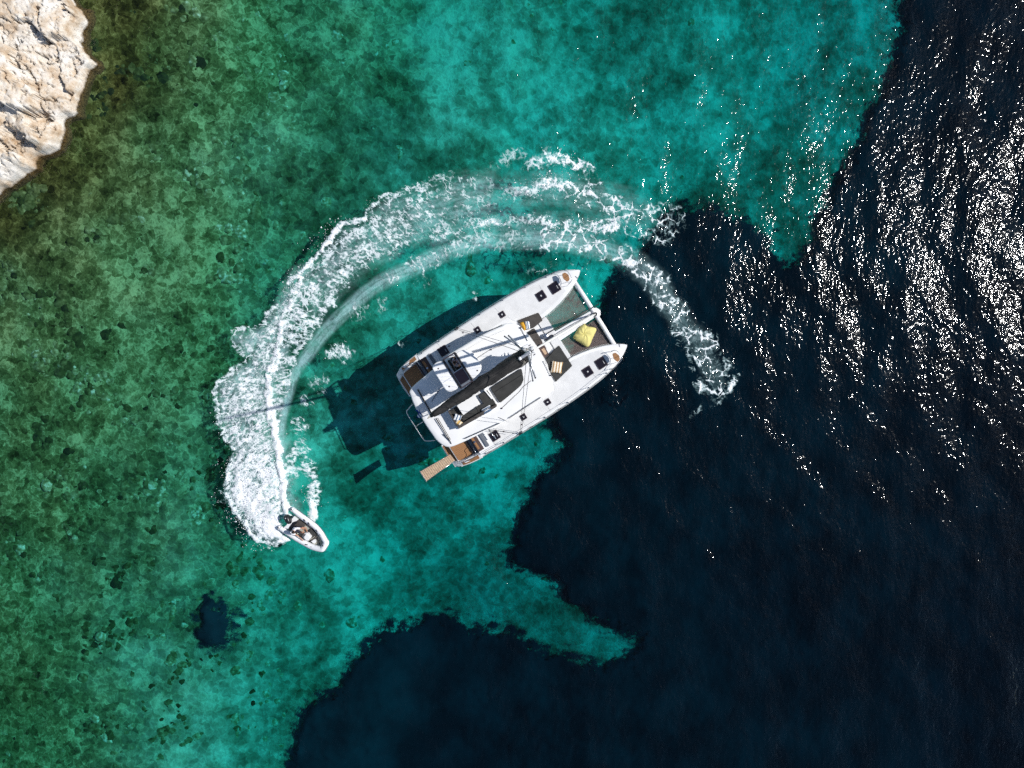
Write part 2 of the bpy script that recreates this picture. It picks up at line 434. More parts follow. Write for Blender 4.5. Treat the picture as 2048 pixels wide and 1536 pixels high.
    t.links.new(col, b.inputs['Base Color'])
    bp = t.nodes.new('ShaderNodeBump'); bp.inputs['Strength'].default_value = .6; bp.inputs['Distance'].default_value = .12
    t.links.new(n3.outputs['Fac'], bp.inputs['Height']); t.links.new(bp.outputs[0], b.inputs['Normal'])
    return m
V, Fc = grid_mesh(xs, ys, ZB)
SHORE = [(90, -320), (130, -160), (110, -40), (156, 20), (140, 70), (172, 110), (150, 150), (138, 190), (128, 212), (102, 230), (104, 252), (98, 276), (86, 294), (58, 304), (48, 328), (36, 336), (8, 356), (-34, 390), (-120, 465), (-320, 555), (-320, -320)]
weed = sstep(-330, -30, poly_sd(PXc, PYc, SHORE) + 240 * (fbm(X / 4, Y / 4, 3, 48) - .5))
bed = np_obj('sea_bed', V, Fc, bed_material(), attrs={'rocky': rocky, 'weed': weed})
tag(bed, 'pale sand and mottled stones of the sea bed under clear water', 'sea bed', kind='structure')

# boulders and cobbles strewn over the bed, uncountable: one mass
def stone_material():
    m = bpy.data.materials.new('sea_stones'); m.use_nodes = True; t = m.node_tree; b = t.nodes['Principled BSDF']
    b.inputs['Roughness'].default_value = 1.0; b.inputs['Specular IOR Level'].default_value = 0
    a = t.nodes.new('ShaderNodeAttribute'); a.attribute_name = 'tone'
    r = t.nodes.new('ShaderNodeValToRGB'); e = r.color_ramp.elements
    e[0].position, e[0].color = 0.0, (.012, .017, .008, 1); e[1].position, e[1].color = 1.0, (.52, .50, .36, 1)
    for p, c in ((.35, (.036, .044, .013)), (.6, (.095, .105, .04)), (.8, (.20, .21, .10))):
        q = e.new(p); q.color = (*c, 1)
    n = t.nodes.new('ShaderNodeTexNoise'); n.inputs['Scale'].default_value = 4; n.inputs['Detail'].default_value = 5
    tc = t.nodes.new('ShaderNodeTexCoord'); t.links.new(tc.outputs['Object'], n.inputs['Vector'])
    mr = t.nodes.new('ShaderNodeMapRange'); mr.inputs[1].default_value = .3; mr.inputs[2].default_value = .7; mr.inputs[3].default_value = -.22; mr.inputs[4].default_value = .22
    ad = t.nodes.new('ShaderNodeMath'); ad.operation = 'ADD'; ad.use_clamp = True
    t.links.new(n.outputs['Fac'], mr.inputs[0]); t.links.new(mr.outputs[0], ad.inputs[0]); t.links.new(a.outputs['Fac'], ad.inputs[1])
    t.links.new(ad.outputs[0], r.inputs[0]); t.links.new(r.outputs[0], b.inputs['Base Color'])
    return m
NS = 36000
sx = rng.uniform(-40, 16, NS); sy = rng.uniform(-31, 31, NS)
spx, spy = to_px(sx, sy)
prob = np.clip(1.15 - (spx + .25 * (spy - 600)) / 1250, .04, 1) * (grass_at(spx, spy) < 0)
prob *= .45 + .9 * fbm(sx / 5, sy / 5, 3, 61)
prob *= np.interp(spx, [350, 620], [1, .05])
keep = rng.random(NS) < prob
sx, sy, spx, spy = sx[keep], sy[keep], spx[keep], spy[keep]
NS = len(sx)
size = np.exp(rng.normal(-1.45, .38, NS)).clip(.09, .5) * (1 + .25 * (spx > 450))
dep = depth_at(spx, spy)
big = fbm(sx / 6, sy / 6, 3, 77)
tone_w = sstep(-300, -30, poly_sd(spx, spy, SHORE))
tone = np.where(spx > 520, np.clip(rng.normal(.84, .10, NS), .74, 1), 0) + (spx <= 520) * np.clip(rng.normal(.52, .16, NS) + .9 * (big - .5) + .14 * (spx > 450), .02, 1)
NR, NM = 7, 3
ang = np.arange(NR) * 2 * pi / NR
rings = [(1.0, 0.0), (.86, .55), (.42, .9)]
vv = []
for q, (rr, hh) in enumerate(rings):
    jit = 1 + rng.uniform(-.28, .28, (NS, NR))
    rot = rng.uniform(0, 6.28, NS)[:, None] if q == 0 else rot
    asp = rng.uniform(.6, 1, NS)[:, None] if q == 0 else asp
    cx_ = np.cos(ang[None]) * rr * jit * size[:, None]; cy_ = np.sin(ang[None]) * rr * jit * size[:, None] * asp
    x_ = sx[:, None] + cx_ * np.cos(rot) - cy_ * np.sin(rot); y_ = sy[:, None] + cx_ * np.sin(rot) + cy_ * np.cos(rot)
    z_ = (-dep - .12)[:, None] + (hh * .26 * size)[:, None] * (1 + rng.uniform(-.15, .15, (NS, NR)))
    vv.append(np.stack([x_, y_, z_], -1))
topv = np.stack([sx, sy, -dep - .12 + .28 * size], -1)[:, None]
VV = np.concatenate(vv + [topv], 1)       # NS, 22, 3
per = NR * 3 + 1
f = []
for q in range(2):
    for k in range(NR):
        k2 = (k + 1) % NR
        f += [(q * NR + k, q * NR + k2, (q + 1) * NR + k2), (q * NR + k, (q + 1) * NR + k2, (q + 1) * NR + k)]
for k in range(NR): f.append((2 * NR + k, 2 * NR + (k + 1) % NR, per - 1))
FF = (np.array(f)[None] + (np.arange(NS) * per)[:, None, None]).reshape(-1, 3)
st = np_obj('sea_bed_stones', VV.reshape(-1, 3), FF, stone_material(), attrs={'tone': np.repeat(np.clip(np.minimum(tone, .80) - .28 * tone_w, .02, 1), per)})
tag(st, 'algae covered stones strewn over the shallow sea bed', 'stones', kind='stuff')

# sea-grass meadow
gx = np.arange(-27, 48, .2); gy = np.arange(-42, 42, .2)
GX, GY = np.meshgrid(gx, gy, indexing='ij')
gpx, gpy = to_px(GX, GY)
GD = grass_at(gpx, gpy)
GZ = -depth_at(gpx, gpy) + .16 + np.clip(GD / 14, 0, 1) * (.30 + .35 * fbm(GX / .8, GY / .8, 4, 91)) + .25 * fbm(GX / .25, GY / .25, 2, 93)
V, Fc = grid_mesh(gx, gy, GZ)
ok = (GD.ravel()[Fc] > -44).all(1)
V2i, inv = np.unique(Fc[ok], return_inverse=True)
def grass_material():
    m = pmat('sea_grass', (.004, .009, .014), 1, 0, vscale=.28, col2=(.010, .022, .032)); t = m.node_tree; b = t.nodes['Principled BSDF']; L = t.links.new
    a = t.nodes.new('ShaderNodeAttribute'); a.attribute_name = 'cover'
    tc = t.nodes.new('ShaderNodeTexCoord'); n = t.nodes.new('ShaderNodeTexNoise'); n.inputs['Scale'].default_value = 2.4; n.inputs['Detail'].default_value = 6; n.inputs['Roughness'].default_value = .7
    L(tc.outputs['Object'], n.inputs['Vector'])
    sb = t.nodes.new('ShaderNodeMath'); sb.operation = 'ADD'; n.inputs['Scale'].default_value = 1.5; k_ = t.nodes.new('ShaderNodeMath'); k_.operation = 'MULTIPLY_ADD'; k_.inputs[1].default_value = 1.7; k_.inputs[2].default_value = -.85; L(n.outputs['Fac'], k_.inputs[0]); L(k_.outputs[0], sb.inputs[0]); L(a.outputs['Fac'], sb.inputs[1])
    r = t.nodes.new('ShaderNodeMapRange'); r.interpolation_type = 'SMOOTHSTEP'; r.inputs[1].default_value = .38; r.inputs[2].default_value = .66
    L(sb.outputs[0], r.inputs[0]); L(r.outputs[0], b.inputs['Alpha'])
    return m
gm = grass_material()
go = np_obj('seagrass_meadow', V[V2i], inv.reshape(-1, 4), gm, attrs={'cover': np.clip((GD.ravel()[V2i] + 44) / 88, 0, 1.5)})
tag(go, 'dark sea grass meadow covering the deeper sea bed', 'sea grass', kind='stuff')
far = MB()
far.prism([(48, -1300), (1300, -1300), (1300, 1300), (48, 1300)], -10.6, -10.3)
far.prism([(-26, -1300), (48, -1300), (48, -42), (-26, -42)], -9.6, -8.4)
far.prism([(30, 42), (48, 42), (48, 1300), (30, 1300)], -9.6, -8.4)
fo_ = far.build('seagrass_meadow_beyond', gm); ca = fo_.data.attributes.new('cover', 'FLOAT', 'POINT'); ca.data.foreach_set('value', [1.4] * len(fo_.data.vertices))
tag(fo_, 'dark sea grass bed stretching out to open water', 'sea grass', kind='stuff')

# ------------------------------------------------------------------ the sea: one closed body of water
def sea_material():
    m = bpy.data.materials.new('clear_sea_water'); m.use_nodes = True; t = m.node_tree
    t.nodes.remove(t.nodes['Principled BSDF']); out = t.nodes['Material Output']
    tr = t.nodes.new('ShaderNodeBsdfTransparent'); gl = t.nodes.new('ShaderNodeBsdfGlossy'); gl.distribution = 'GGX'
    gl.inputs['Roughness'].default_value = .075
    lw_ = t.nodes.new('ShaderNodeLayerWeight'); lw_.inputs['Blend'].default_value = .5
    pw = t.nodes.new('ShaderNodeMath'); pw.operation = 'POWER'; pw.inputs[1].default_value = 5
    fr = t.nodes.new('ShaderNodeMath'); fr.operation = 'MULTIPLY_ADD'; fr.inputs[1].default_value = .98; fr.inputs[2].default_value = .02
    t.links.new(lw_.outputs['Facing'], pw.inputs[0]); t.links.new(pw.outputs[0], fr.inputs[0])
    mx = t.nodes.new('ShaderNodeMixShader')
    tc = t.nodes.new('ShaderNodeTexCoord')
    def bump(prev, sc, strength, dist, det, stretch, rot):
        mp = t.nodes.new('ShaderNodeMapping'); mp.inputs['Scale'].default_value = stretch; mp.inputs['Rotation'].default_value = (0, 0, rot)
        n = t.nodes.new('ShaderNodeTexNoise'); n.inputs['Scale'].default_value = sc; n.inputs['Detail'].default_value = det; n.inputs['Roughness'].default_value = .45
        b = t.nodes.new('ShaderNodeBump'); b.inputs['Strength'].default_value = strength; b.inputs['Distance'].default_value = dist
        t.links.new(tc.outputs['Object'], mp.inputs[0]); t.links.new(mp.outputs[0], n.inputs['Vector']); t.links.new(n.outputs['Fac'], b.inputs['Height'])
        if prev: t.links.new(prev, b.inputs['Normal'])
        return b.outputs[0]
    b1 = bump(None, .5, 1, .22, 2, (1, .45, 1), .15)
    b2 = bump(b1, 4.3, 1, .066, 2, (1, .6, 1), -.2)
    t.links.new(b2, gl.inputs['Normal']); t.links.new(b2, lw_.inputs['Normal'])
    t.links.new(fr.outputs[0], mx.inputs[0]); t.links.new(tr.outputs[0], mx.inputs[1]); t.links.new(gl.outputs[0], mx.inputs[2])
    t.links.new(mx.outputs[0], out.inputs['Surface'])
    va = t.nodes.new('ShaderNodeVolumeAbsorption'); va.inputs['Density'].default_value = .42
    va.inputs['Color'].default_value = (0.0, .835, .873, 1)
    t.links.new(va.outputs[0], out.inputs['Volume'])
    return m
xs = axis(-48, 48, .22, 1500); ys = axis(-42, 42, .22, 1500)
X, Y = np.meshgrid(xs, ys, indexing='ij')
fade = sstep(75, 45, np.maximum(np.abs(X), np.abs(Y)))
Z = wave_z(X, Y) * fade
V, Fc = grid_mesh(xs, ys, Z)
nx, ny = len(xs), len(ys)
loop = [i * ny for i in range(nx)] + [(nx - 1) * ny + j for j in range(1, ny)] + [i * ny + ny - 1 for i in range(nx - 2, -1, -1)] + [j for j in range(ny - 2, 0, -1)]
nb = len(V); lw = V[loop].copy(); lw[:, 2] = -14
V = np.concatenate([V, lw]); n = len(loop)
side = np.array([(loop[i], nb + i, nb + (i + 1) % n, loop[(i + 1) % n]) for i in range(n)])[:, ::-1]
sea_f = [tuple(q) for q in Fc] + [tuple(q) for q in side] + [tuple(nb + i for i in range(n))[::-1]]
sea = mesh_obj('sea', V.tolist(), sea_f, sea_material(), smooth=True)
sea.data.polygons.foreach_set('use_smooth', [True] * len(Fc) + [False] * (n + 1))
tag(sea, 'clear turquoise to deep navy sea with sun glitter', 'sea', kind='structure')

# ------------------------------------------------------------------ the wake: foam on the water
def foam_material():
    m = bpy.data.materials.new('wake_foam'); m.use_nodes = True; t = m.node_tree
    t.nodes.remove(t.nodes['Principled BSDF']); out = t.nodes['Material Output']
    L = t.links.new
    def math_(op, a, b=None, clamp=False):
        n = t.nodes.new('ShaderNodeMath'); n.operation = op; n.use_clamp = clamp
        for i, q in enumerate((a, b)):
            if q is None: continue
            if isinstance(q, (int, float)): n.inputs[i].default_value = q
            else: L(q, n.inputs[i])
        return n.outputs[0]
    def rng_(x, a, b, c=0., d=1.):
        n = t.nodes.new('ShaderNodeMapRange'); n.interpolation_type = 'SMOOTHSTEP'
        for i, q in enumerate((x, a, b, c, d)):
            if isinstance(q, (int, float)): n.inputs[i].default_value = q
            else: L(q, n.inputs[i])
        return n.outputs[0]
    tc = t.nodes.new('ShaderNodeTexCoord')
    fo = t.nodes.new('ShaderNodeAttribute'); fo.attribute_name = 'foam'
    mi = t.nodes.new('ShaderNodeAttribute'); mi.attribute_name = 'milk'
    wn = t.nodes.new('ShaderNodeTexNoise'); wn.inputs['Scale'].default_value = 1.3; wn.inputs['Detail'].default_value = 4
    L(tc.outputs['Object'], wn.inputs['Vector'])
    vs = t.nodes.new('ShaderNodeVectorMath'); vs.operation = 'SCALE'; vs.inputs['Scale'].default_value = 1.1
    va = t.nodes.new('ShaderNodeVectorMath'); va.operation = 'ADD'
    L(wn.outputs['Color'], vs.inputs[0]); L(vs.outputs[0], va.inputs[0]); L(tc.outputs['Object'], va.inputs[1])
    def noise(sc, det, rough=.6):
        n = t.nodes.new('ShaderNodeTexNoise'); n.inputs['Scale'].default_value = sc; n.inputs['Detail'].default_value = det; n.inputs['Roughness'].default_value = rough
        L(tc.outputs['Object'], n.inputs['Vector']); return n.outputs['Fac']
    ag = t.nodes.new('ShaderNodeAttribute'); ag.attribute_name = 'age'
    cu = t.nodes.new('ShaderNodeAttribute'); cu.attribute_name = 'along'
    cv = t.nodes.new('ShaderNodeAttribute'); cv.attribute_name = 'across'
    cmb = t.nodes.new('ShaderNodeCombineXYZ')
    L(math_('ADD', cu.outputs['Fac'], math_('MULTIPLY', cv.outputs['Fac'], .45)), cmb.inputs[0]); L(math_('MULTIPLY', cv.outputs['Fac'], .38), cmb.inputs[1])
    F = fo.outputs['Fac']; age = ag.outputs['Fac']; young = math_('SUBTRACT', 1.0, age)
    sn = t.nodes.new('ShaderNodeTexNoise'); sn.inputs['Scale'].default_value = 3.0; sn.inputs['Detail'].default_value = 7; sn.inputs['Roughness'].default_value = .66; sn.inputs['Distortion'].default_value = .6
    L(cmb.outputs[0], sn.inputs['Vector'])
    st_ = rng_(sn.outputs['Fac'], .30, .70)
    nf = rng_(noise(4.6, 5, .58), .3, .7); nb = rng_(noise(.9, 4), .34, .66); nm = rng_(noise(2.0, 5, .65), .34, .66)
    def lace(vec, sc, k):
        fl = t.nodes.new('ShaderNodeMapping'); fl.inputs['Scale'].default_value = (1, 1, 0)
        L(vec, fl.inputs[0])
        v = t.nodes.new('ShaderNodeTexVoronoi'); v.feature = 'DISTANCE_TO_EDGE'; v.inputs['Scale'].default_value = sc
        L(fl.outputs[0], v.inputs['Vector'])
        w1 = math_('MULTIPLY', math_('MULTIPLY', F, k), math_('ADD', math_('MULTIPLY', nf, 1.5), .15))
        return math_('SUBTRACT', 1.0, rng_(v.outputs['Distance'], math_('MULTIPLY', w1, .12), w1))
    wst = t.nodes.new('ShaderNodeVectorMath'); wst.operation = 'ADD'
    L(vs.outputs[0], wst.inputs[0]); L(cmb.outputs[0], wst.inputs[1])
    gate = rng_(math_('ADD', math_('MULTIPLY', nb, .42), math_('ADD', math_('MULTIPLY', nm, .36), F)), .62, 1.0)
    l1 = lace(va.outputs[0], 1.25, .26); l2 = lace(wst.outputs[0], 2.6, .36)
    net = math_('MAXIMUM', math_('MULTIPLY', l1, math_('ADD', math_('MULTIPLY', age, .92), .08)), math_('MULTIPLY', l2, math_('ADD', math_('MULTIPLY', young, .62), .22)))
    my = math_('ADD', math_('MULTIPLY', st_, .50), math_('ADD', math_('MULTIPLY', nf, .28), math_('MULTIPLY', nm, .22)))
    mo = math_('ADD', math_('MULTIPLY', nf, .40), math_('ADD', math_('MULTIPLY', nm, .35), math_('MULTIPLY', nb, .25)))
    mot = math_('ADD', math_('MULTIPLY', my, young), math_('MULTIPLY', mo, age))
    cut = math_('ADD', math_('SUBTRACT', 1.0, F), math_('MULTIPLY', age, .17))
    fill = rng_(mot, math_('SUBTRACT', cut, .10), math_('ADD', cut, .40))
    cov = math_('MAXIMUM', math_('MULTIPLY', net, gate), fill)
    cov = math_('MULTIPLY', cov, rng_(F, .03, .30))
    p = math_('ADD', math_('MULTIPLY', mot, .75), math_('MULTIPLY', net, .25))
    mlk = t.nodes.new('ShaderNodeCombineXYZ'); L(math_('MULTIPLY', cu.outputs['Fac'], .35), mlk.inputs[0]); L(math_('MULTIPLY', cv.outputs['Fac'], 1.6), mlk.inputs[1])
    mn = t.nodes.new('ShaderNodeTexNoise'); mn.inputs['Scale'].default_value = 2.2; mn.inputs['Detail'].default_value = 6; mn.inputs['Distortion'].default_value = .8; L(mlk.outputs[0], mn.inputs['Vector'])
    milk = math_('MULTIPLY', mi.outputs['Fac'], math_('ADD', math_('MULTIPLY', rng_(mn.outputs['Fac'], .3, .7), .38), math_('ADD', math_('MULTIPLY', nf, .16), .10)))
    alpha = math_('MAXIMUM', math_('MULTIPLY', cov, .95), milk)
    alpha = math_('MINIMUM', alpha, .97)
    di = t.nodes.new('ShaderNodeBsdfDiffuse'); tr = t.nodes.new('ShaderNodeBsdfTransparent'); mx = t.nodes.new('ShaderNodeMixShader')
    cm = t.nodes.new('ShaderNodeMix'); cm.data_type = 'RGBA'
    cm.inputs[6].default_value = (.46, .76, .77, 1); cm.inputs[7].default_value = (.86, .87, .88, 1)
    L(cov, cm.inputs[0]); L(cm.outputs[2], di.inputs['Color'])
    bp = t.nodes.new('ShaderNodeBump'); bp.inputs['Strength'].default_value = .6; bp.inputs['Distance'].default_value = .10
    L(p, bp.inputs['Height']); L(bp.outputs[0], di.inputs['Normal'])
    L(alpha, mx.inputs[0]); L(tr.outputs[0], mx.inputs[1]); L(di.outputs[0], mx.inputs[2]); L(mx.outputs[0], out.inputs['Surface'])
    return m
fx = np.arange(395, 1530, 2.5); fy = np.arange(262, 1112, 2.5)
QX, QY = np.meshgrid(fx, fy, indexing='ij')
wx = QX + 20 * (fbm(QX / 34, QY / 34, 4, 201) - .5) + 10 * (fbm(QX / 8, QY / 8, 3, 203) - .5)
wy = QY + 20 * (fbm(QX / 34, QY / 34, 4, 211) - .5) + 10 * (fbm(QX / 8, QY / 8, 3, 213) - .5)
FO = np.zeros_like(QX); MI = np.zeros_like(QX)
def stroke(A, pts, width, val, soft=1.0, warp=True):
    pts = [(p.x, p.y) for p in catmull([(a, b, 0) for a, b in pts], 5)]
    d, tt = polyline_dist(wx if warp else QX, wy if warp else QY, pts)
    wd = np.interp(tt, np.linspace(0, 1, len(width)), width) if hasattr(width, '__len__') else width
    vl = np.interp(tt, np.linspace(0, 1, len(val)), val) if hasattr(val, '__len__') else val
    np.maximum(A, vl * (1 - sstep(1 - .75 * soft, 1.25, d / wd)), out=A)
def area(A, poly, val, soft):
    d = poly_sd(wx, wy, poly)
    np.maximum(A, val * sstep(-soft * .3, soft, d), out=A)
OUTER1 = [(572, 1078), (545, 1092), (515, 1078), (485, 1045), (462, 1005), (450, 965), (466, 905), (452, 872), (436, 835), (432, 800), (440, 765), (468, 738), (500, 716), (470, 690), (466, 674), (482, 656), (526, 646), (540, 618), (572, 598), (582, 555)]
RIDGE = [(577, 1030), (570, 1000), (560, 924), (546, 852), (535, 797), (538, 764), (553, 706), (564, 651), (582, 604), (606, 560)]
TRAIL = [(588, 1018), (573, 961), (564, 906), (564, 852), (575, 797), (593, 742), (619, 706), (648, 666), (684, 629), (728, 589), (772, 560), (823, 537), (884, 507), (959, 483), (1020, 478), (1095, 478), (1160, 486), (1210, 500), (1245, 512)]
TAIL = [(1245, 512), (1273, 533), (1307, 559), (1325, 591), (1351, 630), (1380, 663), (1403, 692), (1420, 729), (1432, 762)]
OUTER2 = [(582, 555), (600, 550), (622, 528), (642, 500), (672, 466), (694, 445), (727, 440), (731, 421), (748, 406), (763, 391), (790, 387)]
INNER2 = [(900, 470), (872, 478), (823, 497), (773, 530), (724, 555), (680, 600), (650, 640), (615, 690)]
# heavy spray thrown outward behind the dinghy
apron = OUTER1 + RIDGE[::-1]
dA = poly_sd(wx, wy, apron)
lev = np.interp(QY, [560, 650, 800, 900, 960, 1100], [.58, .56, .60, .66, .80, .90])
FO = np.maximum(FO, lev * sstep(-14, 20, dA))
stroke(FO, OUTER1, 9, [.80, .70, .60, .60, .58, .58, .56])
stroke(FO, RIDGE, [10, 12, 14, 13, 13, 12, 10], [.96, .94, .90, .88, .84, .80, .74])
# lace that spreads and thins up the arc
fieldp = OUTER2 + [(830, 378), (872, 360), (946, 336), (1000, 330), (1000, 440)] + INNER2 + RIDGE[:4:-1]
dF = poly_sd(wx, wy, fieldp)
ff = np.interp(QX, [560, 620, 700, 780, 860, 950, 1000], [.60, .56, .51, .46, .42, .38, .36])
FO = np.maximum(FO, ff * sstep(-8, 20, dF))
stroke(FO, OUTER2, [9, 9, 9, 8, 6, 6], [.76, .80, .80, .72, .62, .56])
stroke(FO, [(785, 392), (830, 378), (872, 360), (900, 350)], 14, [.5, .52, .36])
# strands between ridge and propeller trail
strip = RIDGE[1:] + [(680, 600), (650, 640), (615, 690), (590, 740), (572, 800), (562, 860), (562, 910), (572, 965)]
FO = np.maximum(FO, .55 * sstep(-3, 8, poly_sd(wx, wy, strip)))
# smooth aerated propeller trail
stroke(MI, TRAIL, [5, 8, 11, 13, 15, 17, 20, 22, 24, 24], [.95, .95, .95, .92, .9, .85, .8, .8, .75, .6], warp=False)
stroke(MI, TAIL, [24, 26, 26, 24, 20], [.45, .40, .34, .26, .16])
stroke(MI, RIDGE, 30, .7); area(MI, apron, .85, 20); area(MI, fieldp, .55, 40); stroke(MI, [(1000, 390), (1104, 380), (1200, 400), (1280, 430)], 40, [.3, .4, .35, .2]); stroke(MI, [(880, 475), (1000, 445), (1150, 455), (1270, 432)], 30, [.4, .4, .35, .25])
stroke(FO, TRAIL[10:], [20, 26, 30, 32], [.34, .50, .54, .50])
stroke(FO, TAIL, [26, 32, 36, 40, 50, 56], [.58, .58, .54, .52, .50, .40])
stroke(FO, [(1395, 770), (1415, 784), (1445, 782), (1475, 760)], 14, .52)
stroke(FO, [(1405, 800), (1410, 815), (1385, 835)], 8, .3)
# foam bands at the far side of the turn
stroke(FO, [(1010, 318), (1045, 310), (1073, 326), (1109, 314), (1146, 328), (1177, 340), (1192, 366)], [18, 22, 22, 20, 18], [.46, .52, .60, .66, .62, .46])
stroke(FO, [(1013, 386), (1052, 378), (1104, 371), (1156, 374), (1187, 386), (1221, 397), (1250, 411), (1280, 428)], [12, 16, 16, 14, 14, 12], [.66, .86, .86, .74, .6, .54, .5])
stroke(FO, [(1000, 386), (1052, 392), (1104, 388), (1170, 400), (1250, 415)], 24, .38)
stroke(FO, [(865, 480), (909, 465), (946, 453), (996, 443), (1052, 437), (1104, 447), (1156, 455), (1208, 455), (1247, 440), (1279, 429), (1312, 416), (1352, 412)], [12, 13, 13, 14, 14, 16, 18, 14, 12], [.58, .64, .70, .72, .70, .68, .68, .56, .46])
area(FO, [(1180, 380), (1330, 405), (1400, 420), (1360, 500), (1290, 500), (1200, 470), (1190, 420)], .40, 24)
area(FO, [(930, 330), (1030, 300), (1160, 300), (1200, 370), (1120, 350), (1000, 350)], .30, 24)
area(FO, [(1040, 500), (1130, 520), (1180, 500), (1200, 545), (1060, 560), (1040, 530)], .30, 20)
# loose patches inside the turn, plus sun glint beside the hull painted as foam
for (a, b), r_, v_ in (((684, 706), 34, .56), ((668, 712), 18, .62), ((720, 622), 34, .40), ((764, 605), 30, .34), ((640, 765), 34, .42), ((610, 800), 24, .45), ((600, 852), 26, .52), ((606, 899), 26, .50), ((598, 945), 26, .50), ((840, 560), 34, .28), ((436, 990), 22, .34), ((450, 1000), 16, .5), ((1335, 650), 18, .3), ((805, 690), 14, .34), ((1440, 800), 20, .3), ((955, 590), 11, .55), ((953, 604), 7, .5)):
    d = np.hypot(wx - a, (wy - b) * 1.15)
    FO = np.maximum(FO, v_ * (1 - sstep(.25, 1.2, d / r_)))
stroke(FO, [(624, 1034), (626, 1005), (632, 975), (628, 950), (612, 925)], [12, 15, 16, 16, 14], [.85, .72, .62, .56, .5])
stroke(FO, [(575, 960), (585, 915), (600, 880)], 13, [.5, .56, .5])
FO *= np.interp(fbm(QX / 26, QY / 26, 3, 251), [.25, .45, .7], [.80, 1.0, 1.06])
AGE = sstep(850, 1150, QX)
cl = np.array(TRAIL + TAIL[1:], float); lt = np.hypot(*np.diff(cl, axis=0).T).sum()
dC, tC = polyline_dist(QX, QY, [(p.x, p.y) for p in catmull([(a, b, 0) for a, b in cl], 4)])
CU = tC * lt / 29.0; CV = dC / 29.0
PXW, PYW = at_np(QX, QY, 0.0)
relief = np.clip(FO - .5, 0, 1) ** 1.2
ZF = wave_z(PXW, PYW) + .035 + relief * (.55 * fbm(QX / 16, QY / 16, 4, 231) + .22 * fbm(QX / 5, QY / 5, 3, 233))
fi, fj = np.meshgrid(np.arange(len(fx) - 1), np.arange(len(fy) - 1), indexing='ij')
a_ = (fi * len(fy) + fj).ravel(); ny = len(fy)
Fc = np.stack([a_, a_ + 1, a_ + ny + 1, a_ + ny], -1)
on = (np.maximum(FO, MI).ravel()[Fc] > .015).any(1)
ids, inv = np.unique(Fc[on], return_inverse=True)
V = np.stack([PXW, PYW, ZF], -1).reshape(-1, 3)[ids]
fm = foam_material()
foam = np_obj('wake_foam', V, inv.reshape(-1, 4), fm, attrs={'foam': FO.ravel()[ids], 'milk': MI.ravel()[ids], 'age': AGE.ravel()[ids], 'along': CU.ravel()[ids], 'across': CV.ravel()[ids]})
tag(foam, 'white arc of churned foam curving from the dinghy round the catamaran', 'foam', kind='stuff')
# spray drops thrown off the outer edge
ND = 3800
pick = rng.choice(np.flatnonzero((FO.ravel() > .62)), ND)
dpx = QX.ravel()[pick] + rng.normal(-5, 13, ND); dpy = QY.ravel()[pick] + rng.normal(2, 9, ND)
sel = (np.hypot(dpx - 606, dpy - 1062) > 62)
dpx, dpy = dpx[sel], dpy[sel]; ND = len(dpx)
dz = np.abs(rng.normal(.15, .3, ND)) + .08
dx, dy = at_np(dpx, dpy, 0.0)
rr = np.exp(rng.normal(-3.95, .4, ND))
tet = np.array([(1, 1, 1), (1, -1, -1), (-1, 1, -1), (-1, -1, 1)]) * .8
V = np.stack([dx, dy, dz], -1)[:, None] + tet[None] * rr[:, None, None]
Fd = (np.array([(0, 1, 2), (0, 3, 1), (0, 2, 3), (1, 3, 2)])[None] + 4 * np.arange(ND)[:, None, None]).reshape(-1, 3)
sp = np_obj('wake_spray', V.reshape(-1, 3), Fd, pmat('spray_drops', (.85, .87, .88), .6, .3), smooth=True)
tag(sp, 'fine white spray drops thrown up along the wake', 'spray', kind='stuff')

